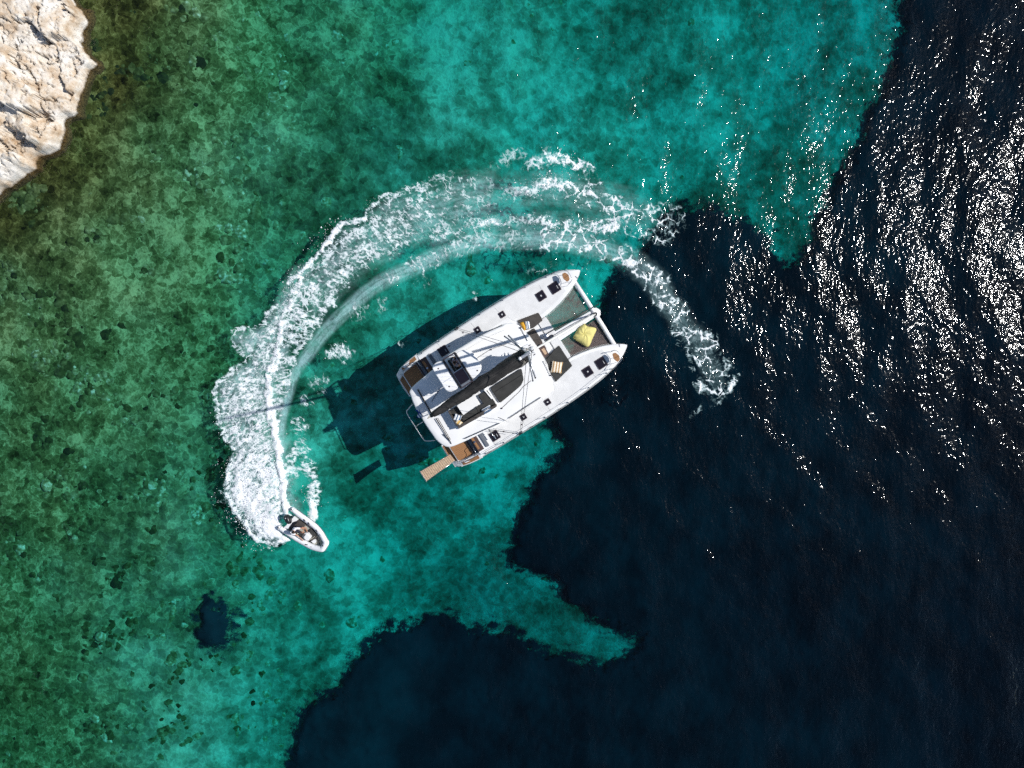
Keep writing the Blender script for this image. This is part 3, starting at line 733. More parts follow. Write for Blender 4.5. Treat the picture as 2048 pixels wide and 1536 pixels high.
# ------------------------------------------------------------------ rocky shore
def rock_material():
    m = pmat('pale_limestone', (.62, .55, .46), .9, .15); t = m.node_tree; b = t.nodes['Principled BSDF']; L = t.links.new
    tc = t.nodes.new('ShaderNodeTexCoord'); g = t.nodes.new('ShaderNodeNewGeometry')
    n1 = t.nodes.new('ShaderNodeTexNoise'); n1.inputs['Scale'].default_value = .7; n1.inputs['Detail'].default_value = 8; n1.inputs['Roughness'].default_value = .65
    n2 = t.nodes.new('ShaderNodeTexNoise'); n2.inputs['Scale'].default_value = 9; n2.inputs['Detail'].default_value = 7; n2.inputs['Roughness'].default_value = .7
    L(tc.outputs['Object'], n1.inputs['Vector']); L(tc.outputs['Object'], n2.inputs['Vector'])
    r = t.nodes.new('ShaderNodeValToRGB'); e = r.color_ramp.elements
    e[0].position, e[0].color = .33, (.40, .27, .16, 1); e[1].position, e[1].color = .68, (.78, .75, .70, 1)
    q = e.new(.45); q.color = (.58, .48, .37, 1); q = e.new(.55); q.color = (.70, .645, .57, 1)
    L(n1.outputs['Fac'], r.inputs[0])
    r2 = t.nodes.new('ShaderNodeValToRGB'); e = r2.color_ramp.elements
    e[0].position, e[0].color = .28, (.30, .25, .2, 1); e[1].position, e[1].color = .45, (1, 1, 1, 1)
    L(n2.outputs['Fac'], r2.inputs[0])
    mx = t.nodes.new('ShaderNodeMix'); mx.data_type = 'RGBA'; mx.blend_type = 'MULTIPLY'; mx.inputs[0].default_value = .8
    L(r.outputs[0], mx.inputs[6]); L(r2.outputs[0], mx.inputs[7])
    # wet, weed-stained band at the waterline
    sp = t.nodes.new('ShaderNodeSeparateXYZ'); L(tc.outputs['Object'], sp.inputs[0])
    mr = t.nodes.new('ShaderNodeMapRange'); mr.inputs[1].default_value = .05; mr.inputs[2].default_value = .22
    ad = t.nodes.new('ShaderNodeMath'); ad.operation = 'MULTIPLY_ADD'; ad.inputs[1].default_value = .35; L(n1.outputs['Fac'], ad.inputs[0]); L(sp.outputs['Z'], ad.inputs[2])
    sb = t.nodes.new('ShaderNodeMath'); sb.operation = 'SUBTRACT'; sb.inputs[1].default_value = .17; L(ad.outputs[0], sb.inputs[0]); L(sb.outputs[0], mr.inputs[0])
    m2 = t.nodes.new('ShaderNodeMix'); m2.data_type = 'RGBA'; wr_ = t.nodes.new('ShaderNodeValToRGB'); wr_.color_ramp.elements[0].position = .35; wr_.color_ramp.elements[0].color = (.008, .006, .003, 1); wr_.color_ramp.elements[1].position = .68; wr_.color_ramp.elements[1].color = (.13, .085, .03, 1); L(n2.outputs['Fac'], wr_.inputs[0]); L(wr_.outputs[0], m2.inputs[6])
    L(mr.outputs[0], m2.inputs[0]); L(mx.outputs[2], m2.inputs[7]); L(m2.outputs[2], b.inputs['Base Color'])
    bp = t.nodes.new('ShaderNodeBump'); bp.inputs['Strength'].default_value = .7; bp.inputs['Distance'].default_value = .08
    L(n2.outputs['Fac'], bp.inputs['Height']); L(bp.outputs[0], b.inputs['Normal'])
    return m
rxs = np.arange(-300, 400, 2.2); rys = np.arange(-300, 520, 2.2)
QX, QY = np.meshgrid(rxs, rys, indexing='ij')
ux = QX + 16 * (fbm(QX / 22, QY / 22, 4, 301) - .5); uy = QY + 16 * (fbm(QX / 22, QY / 22, 4, 311) - .5)
sdR = poly_sd(ux, uy, SHORE)
# blocks: nearest of scattered seeds gives each slab its own height and tilt
sr = np.random.default_rng(12)
seeds = np.stack([sr.uniform(-320, 420, 150), sr.uniform(-320, 540, 150)], -1)
hts = np.clip(sr.normal(.55, .34, 150), 0, 1.4); tx = sr.normal(0, .006, 150); ty = sr.normal(0, .006, 150)
bx_ = QX + 60 * (fbm(QX / 34, QY / 34, 5, 321) - .5); by_ = QY + 60 * (fbm(QX / 30, QY / 30, 4, 331) - .5)
ca_ = .8; rx_, ry_ = bx_ * ca_ + by_ * .6, (-bx_ * .6 + by_ * ca_) * 1.7       # slabs elongated along the shore
sr_ = np.stack([seeds[:, 0] * ca_ + seeds[:, 1] * .6, (-seeds[:, 0] * .6 + seeds[:, 1] * ca_) * 1.7], -1)
d1 = np.full(QX.shape, 1e9); d2 = np.full(QX.shape, 1e9); id1 = np.zeros(QX.shape, int)
for i in range(150):
    d = np.hypot(rx_ - sr_[i, 0], ry_ - sr_[i, 1])
    m1 = d < d1
    d2 = np.where(m1, d1, np.minimum(d2, d)); id1 = np.where(m1, i, id1); d1 = np.where(m1, d, d1)
slab = hts[id1] + tx[id1] * (QX - seeds[id1, 0]) + ty[id1] * (QY - seeds[id1, 1])
crack = sstep(0, 3.5, d2 - d1)
inland = np.clip(sdR / 120, 0, 3)
ZR = -1.8 + 2.5 * sstep(-6, 5, sdR) + sstep(2, 16, sdR) * (slab * (.72 + .28 * crack)) + .35 * inland + .34 * (fbm(QX / 30, QY / 30, 6, 341) - .5) + .07 * (fbm(QX / 4, QY / 4, 3, 343) - .5)
ck = np.abs(fbm(QX / 26 + .4 * fbm(QX / 9, QY / 9, 3, 351), QY / 26, 4, 353) - .5)
ck2 = np.abs(fbm(QX / 11, QY / 11, 3, 357) - .5)
ZR -= sstep(4, 14, sdR) * (.40 * (1 - sstep(0, .022, ck)) + .14 * (1 - sstep(0, .02, ck2)))
gap = (np.random.default_rng(4).random(150) < .42)[id1]
ZR -= sstep(6, 18, sdR) * gap * .95 * (1 - sstep(0, 9, d2 - d1))
lobes = fbm(QX / 40, QY / 40, 3, 361)
skirt = -.08 - 1.5 * sstep(0, -6 - 70 * np.clip(lobes - .3, 0, 1) ** 1.3, sdR) + .5 * (fbm(QX / 9, QY / 9, 4, 363) - .5)
mixr = sstep(-5, 5, sdR)
ZR = skirt * (1 - mixr) + np.maximum(ZR, .12) * mixr
RXW, RYW = at_np(QX, QY, 1.3)
fi, fj = np.meshgrid(np.arange(len(rxs) - 1), np.arange(len(rys) - 1), indexing='ij')
a_ = (fi * len(rys) + fj).ravel(); ny = len(rys)
Fc = np.stack([a_, a_ + 1, a_ + ny + 1, a_ + ny], -1)
on = (sdR.ravel()[Fc] > -46).any(1)
ids, inv = np.unique(Fc[on], return_inverse=True)
shore = np_obj('rocky_shore', np.stack([RXW, RYW, ZR], -1).reshape(-1, 3)[ids], inv.reshape(-1, 4), rock_material(), smooth=True)
tag(shore, 'pale beige limestone shore with cracked slabs above dark wet rock', 'rocks', kind='structure')

# ------------------------------------------------------------------ the catamaran (local frame: x to the bows, y to port, z up from the waterline)
TH = R_(32.5)
BC = at(1026.75, 730.5, 1.5); BC.z = 0
CW = Matrix.Translation(BC) @ Matrix.Rotation(TH, 4, 'Z')
CWi = CW.inverted()
def B(zx, zy, z):
    p = CWi @ at(760 + zx * .29954, 520 + zy * .29954, z); return (p.x, p.y, z)
def B2(pts, z): return [B(a, b, z)[:2] for a, b in pts]
boat = empty('catamaran', BC, TH)
tag(boat, 'large white sailing catamaran at anchor with black boom bag and teak sterns', 'catamaran')

XO = [-7.05, -6.6, -6, -5.3, -4, -2, 0, 2, 3.2, 4.3, 5.2, 5.9, 6.4, 6.75, 6.95, 7.02]
YO = [3.70, 3.90, 4.03, 4.10, 4.16, 4.20, 4.22, 4.19, 4.13, 4.03, 3.88, 3.68, 3.46, 3.23, 3.04, 2.93]
XI = [-7.05, 2.2, 3.5, 4.2, 4.9, 5.6, 6.1, 6.5, 6.8, 7.02]
YI = [1.62, 1.60, 1.58, 1.68, 1.83, 2.05, 2.26, 2.46, 2.66, 2.86]
yo = lambda x: float(np.interp(x, XO, YO)); yi = lambda x: float(np.interp(x, XI, YI))
zdk = lambda x: 1.90 + .022 * (x + 5.3) if x > -5.3 else 1.90
YC = 3.0
def hull_loft(s, x0, x1, n, top):
    mb = MB(); rows = []
    for i in range(n + 1):
        u = i / n; x = x0 + (x1 - x0) * (1 - (1 - u) ** 1.6 if x1 > 6 else u)
        o, a, z = yo(x), yi(x), top(x)
        k = min(1, (o - a) / 1.2)
        dr = .75 * min(1, (7.02 - x) / 1.5 + .15)
        rows.append([(x, s * (a + .05 * k), z - .01), (x, s * (o - .30 * k), z), (x, s * (o - .20 * k), z - .06), (x, s * (o - .08 * k), z - .30), (x, s * o, z - .75),
                     (x - .05, s * (YC + (o - YC) * .72), .25), (x - .08, s * (YC + (o - YC) * .5), -.25), (x - .12, s * YC, -dr),
                     (x - .08, s * (YC - min(YC - a, .62) * .7), -.2), (x - .05, s * (YC - min(YC - a, .75)), .3), (x, s * (max(a, a + 0)), z - .45), (x, s * a, z - .08)])
    m = len(rows[0]); v = [p for r in rows for p in r]; f = []
    for i in range(n):
        for k in range(m):
            q = (i * m + k, i * m + (k + 1) % m, (i + 1) * m + (k + 1) % m, (i + 1) * m + k)
            f.append(q if s < 0 else q[::-1])
    a = tuple(range(m)); b_ = tuple(range(n * m, n * m + m))
    f += [a[::-1], b_] if s < 0 else [a, b_[::-1]]
    mb.add(v, f); return mb
for s in (1, -1):
    h = hull_loft(s, -5.02, 7.02, 40, zdk).build('hull', M['gel'], boat, smooth=True)
    h.modifiers.new('es', 'EDGE_SPLIT').split_angle = R_(38)
    lowtop = lambda x: float(np.interp(x, [-7.05, -6.62, -6.6, -5.02], [.95, .95, 1.30, 1.30]))
    st_ = MB()
    # the stepped stern: two treads low in the hull, flanked by a sloping bulwark
    prof = [(-7.05, 0), (-6.7, 0), (-6, 0), (-5.04, 0)]
    st_.prism([(-7.05, s * 1.95), (-6.62, s * 1.95), (-6.62, s * yo(-6.62)), (-7.05, s * (yo(-7.0) - .06))], -.25, .93)
    st_.prism([(-6.62, s * 1.95), (-5.03, s * 1.95), (-5.03, s * yo(-5.03)), (-6.0, s * yo(-6)), (-6.62, s * yo(-6.62))], -.4, 1.30)
    so = st_.build('stern_block', M['gel'], boat, bevel=.04)
    bw = MB()
    xsb = [-7.02, -6.8, -6.5, -6.2, -5.8, -5.4, -5.03]
    v = []
    for x in xsb:
        zt = float(np.interp(x, [-7.02, -6.7, -6.3, -5.03], [1.02, 1.28, 1.5, 1.86])); o = yo(x)
        v += [(x, s * o, .6), (x, s * (o - .02), zt - .1), (x, s * (o - .06), zt), (x, s * (o - .40), zt), (x, s * (o - .46), zt - .08), (x, s * (o - .46), .6)]
    f = []
    for i in range(len(xsb) - 1):
        for k in range(6):
            q = (i * 6 + k, i * 6 + (k + 1) % 6, (i + 1) * 6 + (k + 1) % 6, (i + 1) * 6 + k); f.append(q if s < 0 else q[::-1])
    f += [tuple(range(6)), tuple(range(len(v) - 6, len(v)))]
    bw.add(v, f); bo = bw.build('bulwark', M['gel'], boat, bevel=.02)
    tk = MB(); xsb = [-6.42, -6.1, -5.8, -5.5, -5.2]
    pl = [(x, s * (yo(x) - .09)) for x in xsb] + [(x, s * (yo(x) - .34)) for x in xsb[::-1]]
    g = lambda x, y: float(np.interp(x, [-7.02, -6.7, -6.3, -5.03], [1.02, 1.28, 1.5, 1.86]))
    tk.prism(pl, lambda x, y: g(x, y) - .02, lambda x, y: g(x, y) + .012).build('teak_cap', M['teak'], bo)
    # teak treads
    MB().prism(roundpoly([(-6.56, s * 2.32), (-5.46, s * 2.42), (-5.46, s * 3.60), (-6.56, s * 3.46)], .12), 1.29, 1.318).build('teak_tread', M['teak'], so)
    MB().prism(roundpoly([(-7.0, s * 2.05), (-6.68, s * 2.05), (-6.68, s * 3.45), (-7.0, s * 3.40)], .05), .92, .948).build('teak_tread', M['teak'], so)
    MB().prism([(-5.44, s * 2.25), (-5.04, s * 2.25), (-5.04, s * 3.68), (-5.44, s * 3.68)], 1.29, 1.312).build('shaded_tread', M['brownv'], so)  # dark brown strip paints the shade at the foot of the deck step
    stp = MB().prism([(-5.30, s * 2.3), (-5.10, s * 2.3), (-5.10, s * 3.72), (-5.30, s * 3.72)], 1.3, 1.60).build('step', M['grey'], boat, bevel=.02)
    MB().prism([(-5.03, s * 2.35), (-4.60, s * 2.35), (-4.60, s * 3.62), (-5.03, s * 3.62)], 1.905, 1.93).build('deck_panel', M['brownv'], boat)
    MB().prism([(-4.97, s * 2.4), (-4.83, s * 2.4), (-4.83, s * 3.45), (-4.97, s * 3.45)], 1.932, 1.95).build('teak_strip', M['teakx'], boat)
    MB().disc((-4.90, s * 2.9, 1.95), .07, .05, 14).build('drain_cap', M['steel'], boat, smooth=False)
    # helm-side seat cushion
    MB().prism(roundpoly([(-4.42, s * 2.42), (-4.18, s * 2.42), (-4.18, s * 3.62), (-4.42, s * 3.62)], .06), 1.93, 2.03).build('deck_cushion', M['grey'], boat, bevel=.03)
    # stern rail of bright tube
    MB().tube(catmull([(-6.62, s * 3.42, 1.32), (-6.6, s * 3.55, 1.75), (-6.0, s * 3.7, 1.85), (-5.5, s * 3.72, 1.95), (-5.25, s * 3.6, 2.0), (-5.2, s * 3.3, 2.0), (-5.18, s * 3.1, 1.62)], 5), .018, 8).build('stern_rail', M['steel'], boat, smooth=True)
    MB().tube([(-7.06, s * 2.0, .80), (-7.10, s * 2.7, .80), (-7.06, s * 3.4, .80)], .03, 8).build('rub_strip', M['sailcloth'], boat, smooth=True)
# bridgedeck between the hulls
MB().prism([(-6.1, -1.98), (3.5, -1.64), (3.5, 1.64), (-6.1, 1.98)], 1.0, lambda x, y: 1.62).build('bridgedeck', M['gel'], boat)
MB().prism([(-6.05, -1.95), (-3.4, -1.95), (-3.4, 1.95), (-6.05, 1.95)], 1.62, 1.65).build('cockpit_sole', M['teakx'], boat)
MB().prism(roundpoly([(-6.0, -1.4), (-5.4, -1.4), (-5.4, 1.4), (-6.0, 1.4)], .1), 1.65, 2.1).build('cockpit_bench', M['cush'], boat, bevel=.05)
MB().prism([(2.86, -1.56), (3.50, -1.56), (3.50, 1.56), (2.86, 1.56)], 1.60, 2.06).build('foredeck', M['nonskid'], boat, bevel=.03)
MB().prism([(1.7, -2.6), (2.45, -1.75), (2.86, -1.6), (2.86, 1.6), (2.45, 1.75), (1.7, 2.6)], 1.60, 1.98).build('fore_cockpit_base', M['gel'], boat, bevel=.03)
# cabin
cabo = [(-3.5, -2.7), (.3, -2.78), (1.5, -2.45), (2.02, -1.2), (2.08, 0), (2.02, 1.2), (1.5, 2.45), (.3, 2.78), (-3.5, 2.7)]
cabt = [(-3.5, -2.42), (.2, -2.5), (1.2, -2.18), (1.62, -1.1), (1.68, 0), (1.62, 1.1), (1.2, 2.18), (.2, 2.5), (-3.5, 2.42)]
cab = MB().prism(cabo, 1.6, 3.97, top=cabt).build('cabin', M['gel'], boat, bevel=.03)
lerp2 = lambda a, b, t: (a[0] + (b[0] - a[0]) * t, a[1] + (b[1] - a[1]) * t)
for i in range(8):
    a0, a1, b0, b1 = cabo[i], cabo[i + 1], cabt[i], cabt[i + 1]
    t0, t1 = (.06, .94)
    qs = []
    for zz, (u0, u1) in ((2.75, (t0, t1)), (3.72, (t0, t1))):
        k = (zz - 1.6) / 2.37
        e0 = lerp2(a0, b0, k); e1 = lerp2(a1, b1, k)
        for u in ((u0, u1) if zz == 2.75 else (u1, u0)):
            q = lerp2(e0, e1, u); d = Vector((e1[1] - e0[1], -(e1[0] - e0[0]))).normalized() * .012
            qs.append((q[0] + d.x, q[1] + d.y, zz))
    inn = [(p[0] * .985, p[1] * .985, p[2]) for p in qs]
    MB().add(qs + inn, [(0, 1, 2, 3), (7, 6, 5, 4), (0, 4, 5, 1), (1, 5, 6, 2), (2, 6, 7, 3), (3, 7, 4, 0)]).build('window', M['glass'], cab)
# flybridge roof: crowned slab
ro = [(-6.28, 2.24), (-6.52, 1.8), (-6.66, 1.1), (-6.70, 0), (-6.68, -.85), (-6.62, -1.5), (-6.28, -2.12), (-5.5, -2.34), (-4, -2.52), (-2, -2.66), (.3, -2.66), (1.15, -2.45), (1.6, -1.95), (1.76, -1.0), (1.84, 0), (1.78, 1.0), (1.62, 1.95), (1.15, 2.42), (.3, 2.62), (-1.5, 2.70), (-3.4, 2.62), (-5, 2.45)]
rp = [(p.x, p.y) for p in catmull([(a, b, 0) for a, b in ro], 4, True)]
n = len(rp)
def dome(outline, c, rings, name, mat, parent, smooth=True):
    v = []; f = []; n = len(outline)
    for sc, z in rings: v += [(c[0] + (p[0] - c[0]) * sc, c[1] + (p[1] - c[1]) * sc, z) for p in outline]
    v.append((c[0], c[1], rings[-1][1]))
    ccw = sum(outline[i][0] * outline[(i + 1) % n][1] - outline[(i + 1) % n][0] * outline[i][1] for i in range(n)) > 0
    for r in range(len(rings) - 1):
        for k in range(n):
            q = (r * n + k, r * n + (k + 1) % n, (r + 1) * n + (k + 1) % n, (r + 1) * n + k); f.append(q if ccw else q[::-1])
    L = (len(rings) - 1) * n
    for k in range(n):
        q = (L + k, L + (k + 1) % n, len(v) - 1); f.append(q if ccw else q[::-1])
    f.append(tuple(range(n))[::-1] if ccw else tuple(range(n)))
    return mesh_obj(name, v, f, mat, parent, smooth)
roof = dome(rp, (-2.4, 0), [(.975, 3.93), (.995, 3.98), (1.0, 4.05), (.995, 4.12), (.98, 4.16), (.93, 4.185), (.7, 4.19)], 'flybridge_deck', M['gel'], boat)
roof.modifiers.new('es', 'EDGE_SPLIT').split_angle = R_(50)
# raised coamings of the flybridge (a rib along the port edge and a brow in front)
MB().tube(catmull([B(450, 655, 4.25), B(560, 590, 4.3), B(660, 530, 4.3), B(760, 480, 4.28), B(850, 445, 4.22)], 5), [.05] + [.17] * 19 + [.05], 10, flat=.8).build('port_coaming', M['gel'], boat, smooth=True)
MB().tube(catmull([B(345, 945, 4.2), B(400, 860, 4.22)], 5), .02, 6).build('deck_seam', M['grey'], boat)
# helm pit windscreen and console
MB().prism(roundpoly(B2([(520, 660), (605, 612), (650, 660), (560, 690)], 4.5), .15), 4.19, 4.62).build('helm_console', M['gel'], boat, bevel=.06)
MB().prism(roundpoly([(-3.15, .75), (-2.75, .75), (-2.75, 2.45), (-3.15, 2.45)], .08), 4.19, 4.72).build('helm_seat', M['cush'], boat, bevel=.06)
MB().prism([(-3.3, .75), (-3.16, .75), (-3.16, 2.45), (-3.3, 2.45)], 4.72, 5.15).build('helm_backrest', M['cush'], boat, bevel=.05)
hw = MB(); 
hw.tube([(-2.1 + .12 * math.sin(a), 1.75 + .3 * math.cos(a), 5.05 + .28 * math.sin(a)) for a in np.linspace(0, 2 * pi, 25)], .018, 6, cap=False)
hw.tube([(-2.1, 1.45, 5.05), (-2.1, 2.05, 5.05)], .012, 6); hw.tube([(-2.1, 1.75, 5.05), (-1.95, 1.75, 4.6)], .03, 6)
hw.build('steering_wheel', M['black'], boat, smooth=True)
# hardtop with its sliding hatch
hz0, hz1 = 6.18, 6.30
ht_a = roundpoly([(-4.24, .72), (-3.42, .60), (-3.42, 2.62), (-4.22, 2.66)], .42, 6)
ht_f = roundpoly([(-2.54, .62), (-1.92, .74), (-1.62, .98), (-1.66, 2.1), (-2.0, 2.42), (-2.54, 2.52)], .18, 5)
hard = MB().prism(ht_a, hz0, hz1).build('hardtop', M['gel'], boat, bevel=.05, seg=3)
MB().prism(ht_f, hz0, hz1).build('hardtop_front', M['gel'], hard, bevel=.05, seg=3)
for xx in (-3.38, -2.58):
    MB().box((xx, 1.57, 6.30), (.15, 1.98, .13)).build('hatch_rail', M['black'], hard, bevel=.02)
    MB().box((xx + (.07 if xx < -3 else -.07), 1.57, 6.37), (.018, 1.9, .012)).build('hatch_track', M['steel'], hard)
MB().box((-2.98, 1.56, 6.35), (.66, .05, .05)).build('hatch_bar', M['steel'], hard, bevel=.01)
MB().box((-2.98, 1.08, 6.33), (.66, .9, .015)).build('hatch_panel', M['glass'], hard)
MB().box((-2.98, .66, 6.345), (.62, .13, .012)).build('hatch_blind', M['grey'], hard)
MB().box((-2.98, .56, 6.27), (.86, .07, .12)).build('hatch_end', M['hatchframe'], hard)
MB().box((-2.98, 2.56, 6.27), (.86, .07, .12)).build('hatch_end', M['hatchframe'], hard)
for zx, zy in ((390, 725), (463, 845), (650, 738)):
    p = B(zx, zy, 6.3); MB().disc((p[0], p[1], 6.30), .045, .02, 12).build('roof_fitting', M['hatchframe'], hard)
for x, y in ((-4.0, 2.45), (-4.0, .85), (-1.85, 1.0), (-1.9, 2.2)):
    MB().tube([(x, y, 4.18), (x + .05, y, 6.2)], .03, 8).build('hardtop_post', M['steel'], hard, smooth=True)
# flybridge lounge on the starboard side
lng = MB().prism(roundpoly(B2([(455, 1000), (700, 850), (790, 965), (770, 990), (530, 1130), (500, 1112)], 4.3), .08), 4.18, 4.36).build('lounge_base', M['gel'], boat, bevel=.03)
def pad(pts, z0, z1, mat, name, r=.06, bev=.04, parent=boat):
    return MB().prism(roundpoly(B2(pts, z1), r), z0, z1).build(name, mat, parent, bevel=bev)
pad([(655, 905), (715, 868), (752, 925), (692, 962)], 4.36, 4.58, M['cush'], 'seat_cushion', parent=lng)
pad([(640, 985), (752, 925), (778, 970), (663, 1040)], 4.36, 4.58, M['cush'], 'seat_cushion', parent=lng)
pad([(540, 1045), (640, 988), (660, 1030), (562, 1092)], 4.36, 4.58, M['cush'], 'seat_cushion', parent=lng)
pad([(458, 1012), (515, 975), (562, 1050), (508, 1090)], 4.36, 4.58, M['cush'], 'seat_cushion', parent=lng)
pad([(524, 1128), (518, 1108), (650, 1030), (776, 962), (782, 978), (660, 1052)], 4.36, 4.84, M['cush2'], 'backrest', .05, .04, lng)
pad([(452, 1010), (462, 1004), (522, 1106), (512, 1112)], 4.36, 4.80, M['cush2'], 'backrest', .03, .03, lng)
pad([(700, 862), (752, 924), (744, 930), (692, 868)], 4.36, 4.66, M['gel'], 'lounge_divider', .02, .02, lng)
table = pad([(512, 972), (632, 900), (664, 958), (556, 1036)], 4.86, 4.91, M['white_table'], 'lounge_table', .04, .015)
pt = B(590, 970, 4.5); MB().tube([(pt[0], pt[1], 4.19), (pt[0], pt[1], 4.86)], .06, 12).build('table_leg', M['steel'], table, smooth=True)
sp1 = pad([(735, 855), (800, 812), (945, 722), (960, 800), (942, 838), (870, 900), (800, 957)], 4.19, 4.36, M['cush'], 'sun_pad', .14, .05)
MB().tube([B(768, 880, 4.37), B(944, 768, 4.37)], .012, 6).build('pad_seam', M['black'], sp1)
# traveller, mainsheet
tv = MB().tube([B(252, 864, 4.28), B(345, 1028, 4.30)], .05, 8).build('mainsheet_track', M['black'], boat, smooth=True)
MB().tube([B(372, 1058, 4.3), B(466, 1206, 4.28)], .026, 8).build('track_rail', M['rope_dark'], tv, smooth=True)
MB().tube([B(384, 1054, 4.3), B(470, 1198, 4.28)], .02, 8).build('track_rail', M['rope_dark'], tv, smooth=True)
MB().tube([B(420, 1163, 4.26), B(470, 1212, 4.26), B(476, 1228, 4.22)], .022, 8).build('track_arm', M['black'], tv, smooth=True)
# grab rails
for pts in ([(565, 1193), (680, 1142), (797, 1090)], [(862, 1056), (960, 990), (1073, 918)], [(665, 510), (740, 468), (815, 433)]):
    q = [Vector(B(a, b, 4.32 if pts[0][0] != 862 else 4.28)) for a, b in pts]
    g = MB(); g.tube(q, .022, 8)
    for p in (q[0], q[1], q[2]): g.tube([p, p - Vector((0, 0, .16))], .016, 6)
    g.build('grab_rail', M['black'], boat, smooth=True)
MB().tube([B(938, 452, 4.22), B(985, 540, 4.22)], .018, 6).build('wiper_arm', M['black'], boat)
MB().tube([B(1088, 672, 4.22), B(1138, 772, 4.22)], .018, 6).build('wiper_arm', M['black'], boat)
for a, b in ((1138, 772), (938, 452), (813, 990), (566, 604), (742, 598)):
    p = B(a, b, 4.2); MB().disc((p[0], p[1], 4.185), .05, .07, 12).build('deck_block', M['hatchframe'], boat)
# deck hatches
for zx, zy, w_, lens in ((1075, 240, .60, 1), (1165, 186, .68, 0), (815, 364, .40, 1), (651, 467, .40, 1), (422, 607, .62, 0), (1475, 688, .68, 0), (1386, 745, .62, 1), (1119, 948, .40, 1), (958, 1048, .40, 1), (766, 1174, .62, 0)):
    x, y, _ = B(zx, zy, 2.05); zz = zdk(x)
    hh = MB().prism(roundpoly([(x - w_ / 2, y - w_ / 2), (x + w_ / 2, y - w_ / 2), (x + w_ / 2, y + w_ / 2), (x - w_ / 2, y + w_ / 2)], .05), zz - .01, zz + .05).build('deck_hatch', M['hatchframe'], boat, bevel=.012)
    q = w_ / 2 - .05
    MB().prism(roundpoly([(x - q, y - q), (x + q, y - q), (x + q, y + q), (x - q, y + q)], .04), zz + .05, zz + .062).build('pane', M['glass'], hh)
    if lens: MB().disc((x, y, zz + .062), .055, .03, 12).build('vent', M['lens'], hh)
    else: MB().box((x + q * .6, y - q * .2, zz + .07), (.03, q * .8, .02)).build('handle', M['lens'], hh)
# seams across the side decks
for zx0, zy0, zx1, zy1 in ((1060, 165, 1085, 210), (765, 318, 795, 350), (606, 420, 632, 452), (372, 545, 402, 580), (1420, 760, 1446, 790), (1112, 968, 1136, 1006), (950, 1068, 972, 1110), (755, 1210, 772, 1240)):
    a, b = B(zx0, zy0, 2.06), B(zx1, zy1, 2.06)
    MB().tube([(a[0], a[1], zdk(a[0]) + .003), (b[0], b[1], zdk(b[0]) + .003)], .008, 4).build('deck_joint', M['grey'], boat)
# non-skid walkways
for s in (1, -1):
    xsn = list(np.linspace(-3.9, 5.5, 24))
    po = [(x, s * (yo(x) - .34)) for x in xsn] + [(x, s * max(yi(x) + .25, 2.85 if x < 1.7 else 0)) for x in xsn[::-1]]
    mb = MB(); k = len(xsn); v = [(p[0], p[1], zdk(p[0]) + .004) for p in po]
    f = []
    for i in range(k - 1):
        q = (i, i + 1, 2 * k - 2 - i, 2 * k - 1 - i); f.append(q[::-1] if s > 0 else q)
    mb.add(v, f).build('nonskid_walkway', M['nonskid'], boat)
# foredeck lounging pads and fore cockpit
pd1 = pad([(914, 405), (1000, 372), (1058, 350), (1088, 402), (1025, 452), (975, 468)], 2.0, 2.16, M['cush2'], 'sun_pad', .10, .04)
pd2 = pad([(1108, 652), (1196, 570), (1285, 706), (1174, 814), (1140, 760), (1120, 700)], 2.0, 2.16, M['cush'], 'sun_pad', .06, .04)
MB().tube([B(1208, 690, 2.17), B(1266, 664, 2.17)], .01, 4).build('pad_seam', M['black'], pd2)
pad([(985, 482), (1030, 455), (1085, 545), (1045, 570)], 1.96, 2.10, M['cush2'], 'cockpit_seat', .05, .03)
pad([(1045, 565), (1082, 545), (1112, 590), (1072, 615)], 1.96, 2.05, M['brownv'], 'cockpit_locker', .02, .02)
pad([(1035, 545), (1050, 535), (1075, 580), (1062, 590)], 2.04, 2.06, M['black'], 'locker_slot', .01, 0)
tb = pad([(1062, 610), (1100, 580), (1130, 630), (1092, 658)], 1.96, 2.08, M['brownv'], 'cockpit_table', .02, .02)
pad([(1078, 598), (1094, 586), (1117, 622), (1102, 634)], 2.08, 2.095, M['slat'], 'table_inlay', .01, 0, tb)
pad([(1064, 612), (1074, 604), (1098, 642), (1090, 650)], 2.08, 2.095, M['brownv'], 'table_inlay', .01, 0, tb)
# crossbeam, longeron, nets
z_t = 1.86
xb = MB().tube([(6.34, 2.62, 1.95), (6.36, 1.2, 1.99), (6.36, 0, 2.0), (6.36, -1.2, 1.99), (6.34, -2.62, 1.95)], .15, 12).build('crossbeam', M['gel'], boat, smooth=True)
MB().tube([(6.16, 2.3, 1.93), (6.18, 0, 1.96), (6.16, -2.3, 1.93)], .022, 6).build('net_bar', M['black'], xb, smooth=True)
MB().prism([(3.35, -.30), (6.3, -.22), (6.3, .30), (3.35, .42)], 1.80, 2.00).build('longeron', M['gel'], boat, bevel=.04)
MB().prism(roundpoly([(6.28, -.32), (6.62, -.30), (6.78, 0), (6.62, .30), (6.28, .34)], .08), 1.88, 2.06).build('bow_roller', M['gel'], boat, bevel=.03)
MB().tube([B(1090, 505, 2.14), B(1300, 388, 2.16), B(1462, 293, 2.2)], .03, 8).build('bowsprit', M['black'], boat, smooth=True)
MB().tube([B(1110, 532, 2.12), B(1270, 440, 2.14), B(1430, 352, 2.2)], .016, 6).build('control_line', M['rope_dark'], boat)
MB().tube([B(1165, 525, 2.06), B(1300, 445, 2.08), B(1410, 372, 2.1)], .02, 6).build('control_line', M['rope'], boat)
wl = MB(); p = B(1105, 508, 2.1); wl.disc((p[0], p[1], 2.06), .17, .16, 18); wl.disc((p[0], p[1], 2.22), .11, .08, 18)
wl.build('windlass', M['steel'], boat, smooth=False, bevel=.02)
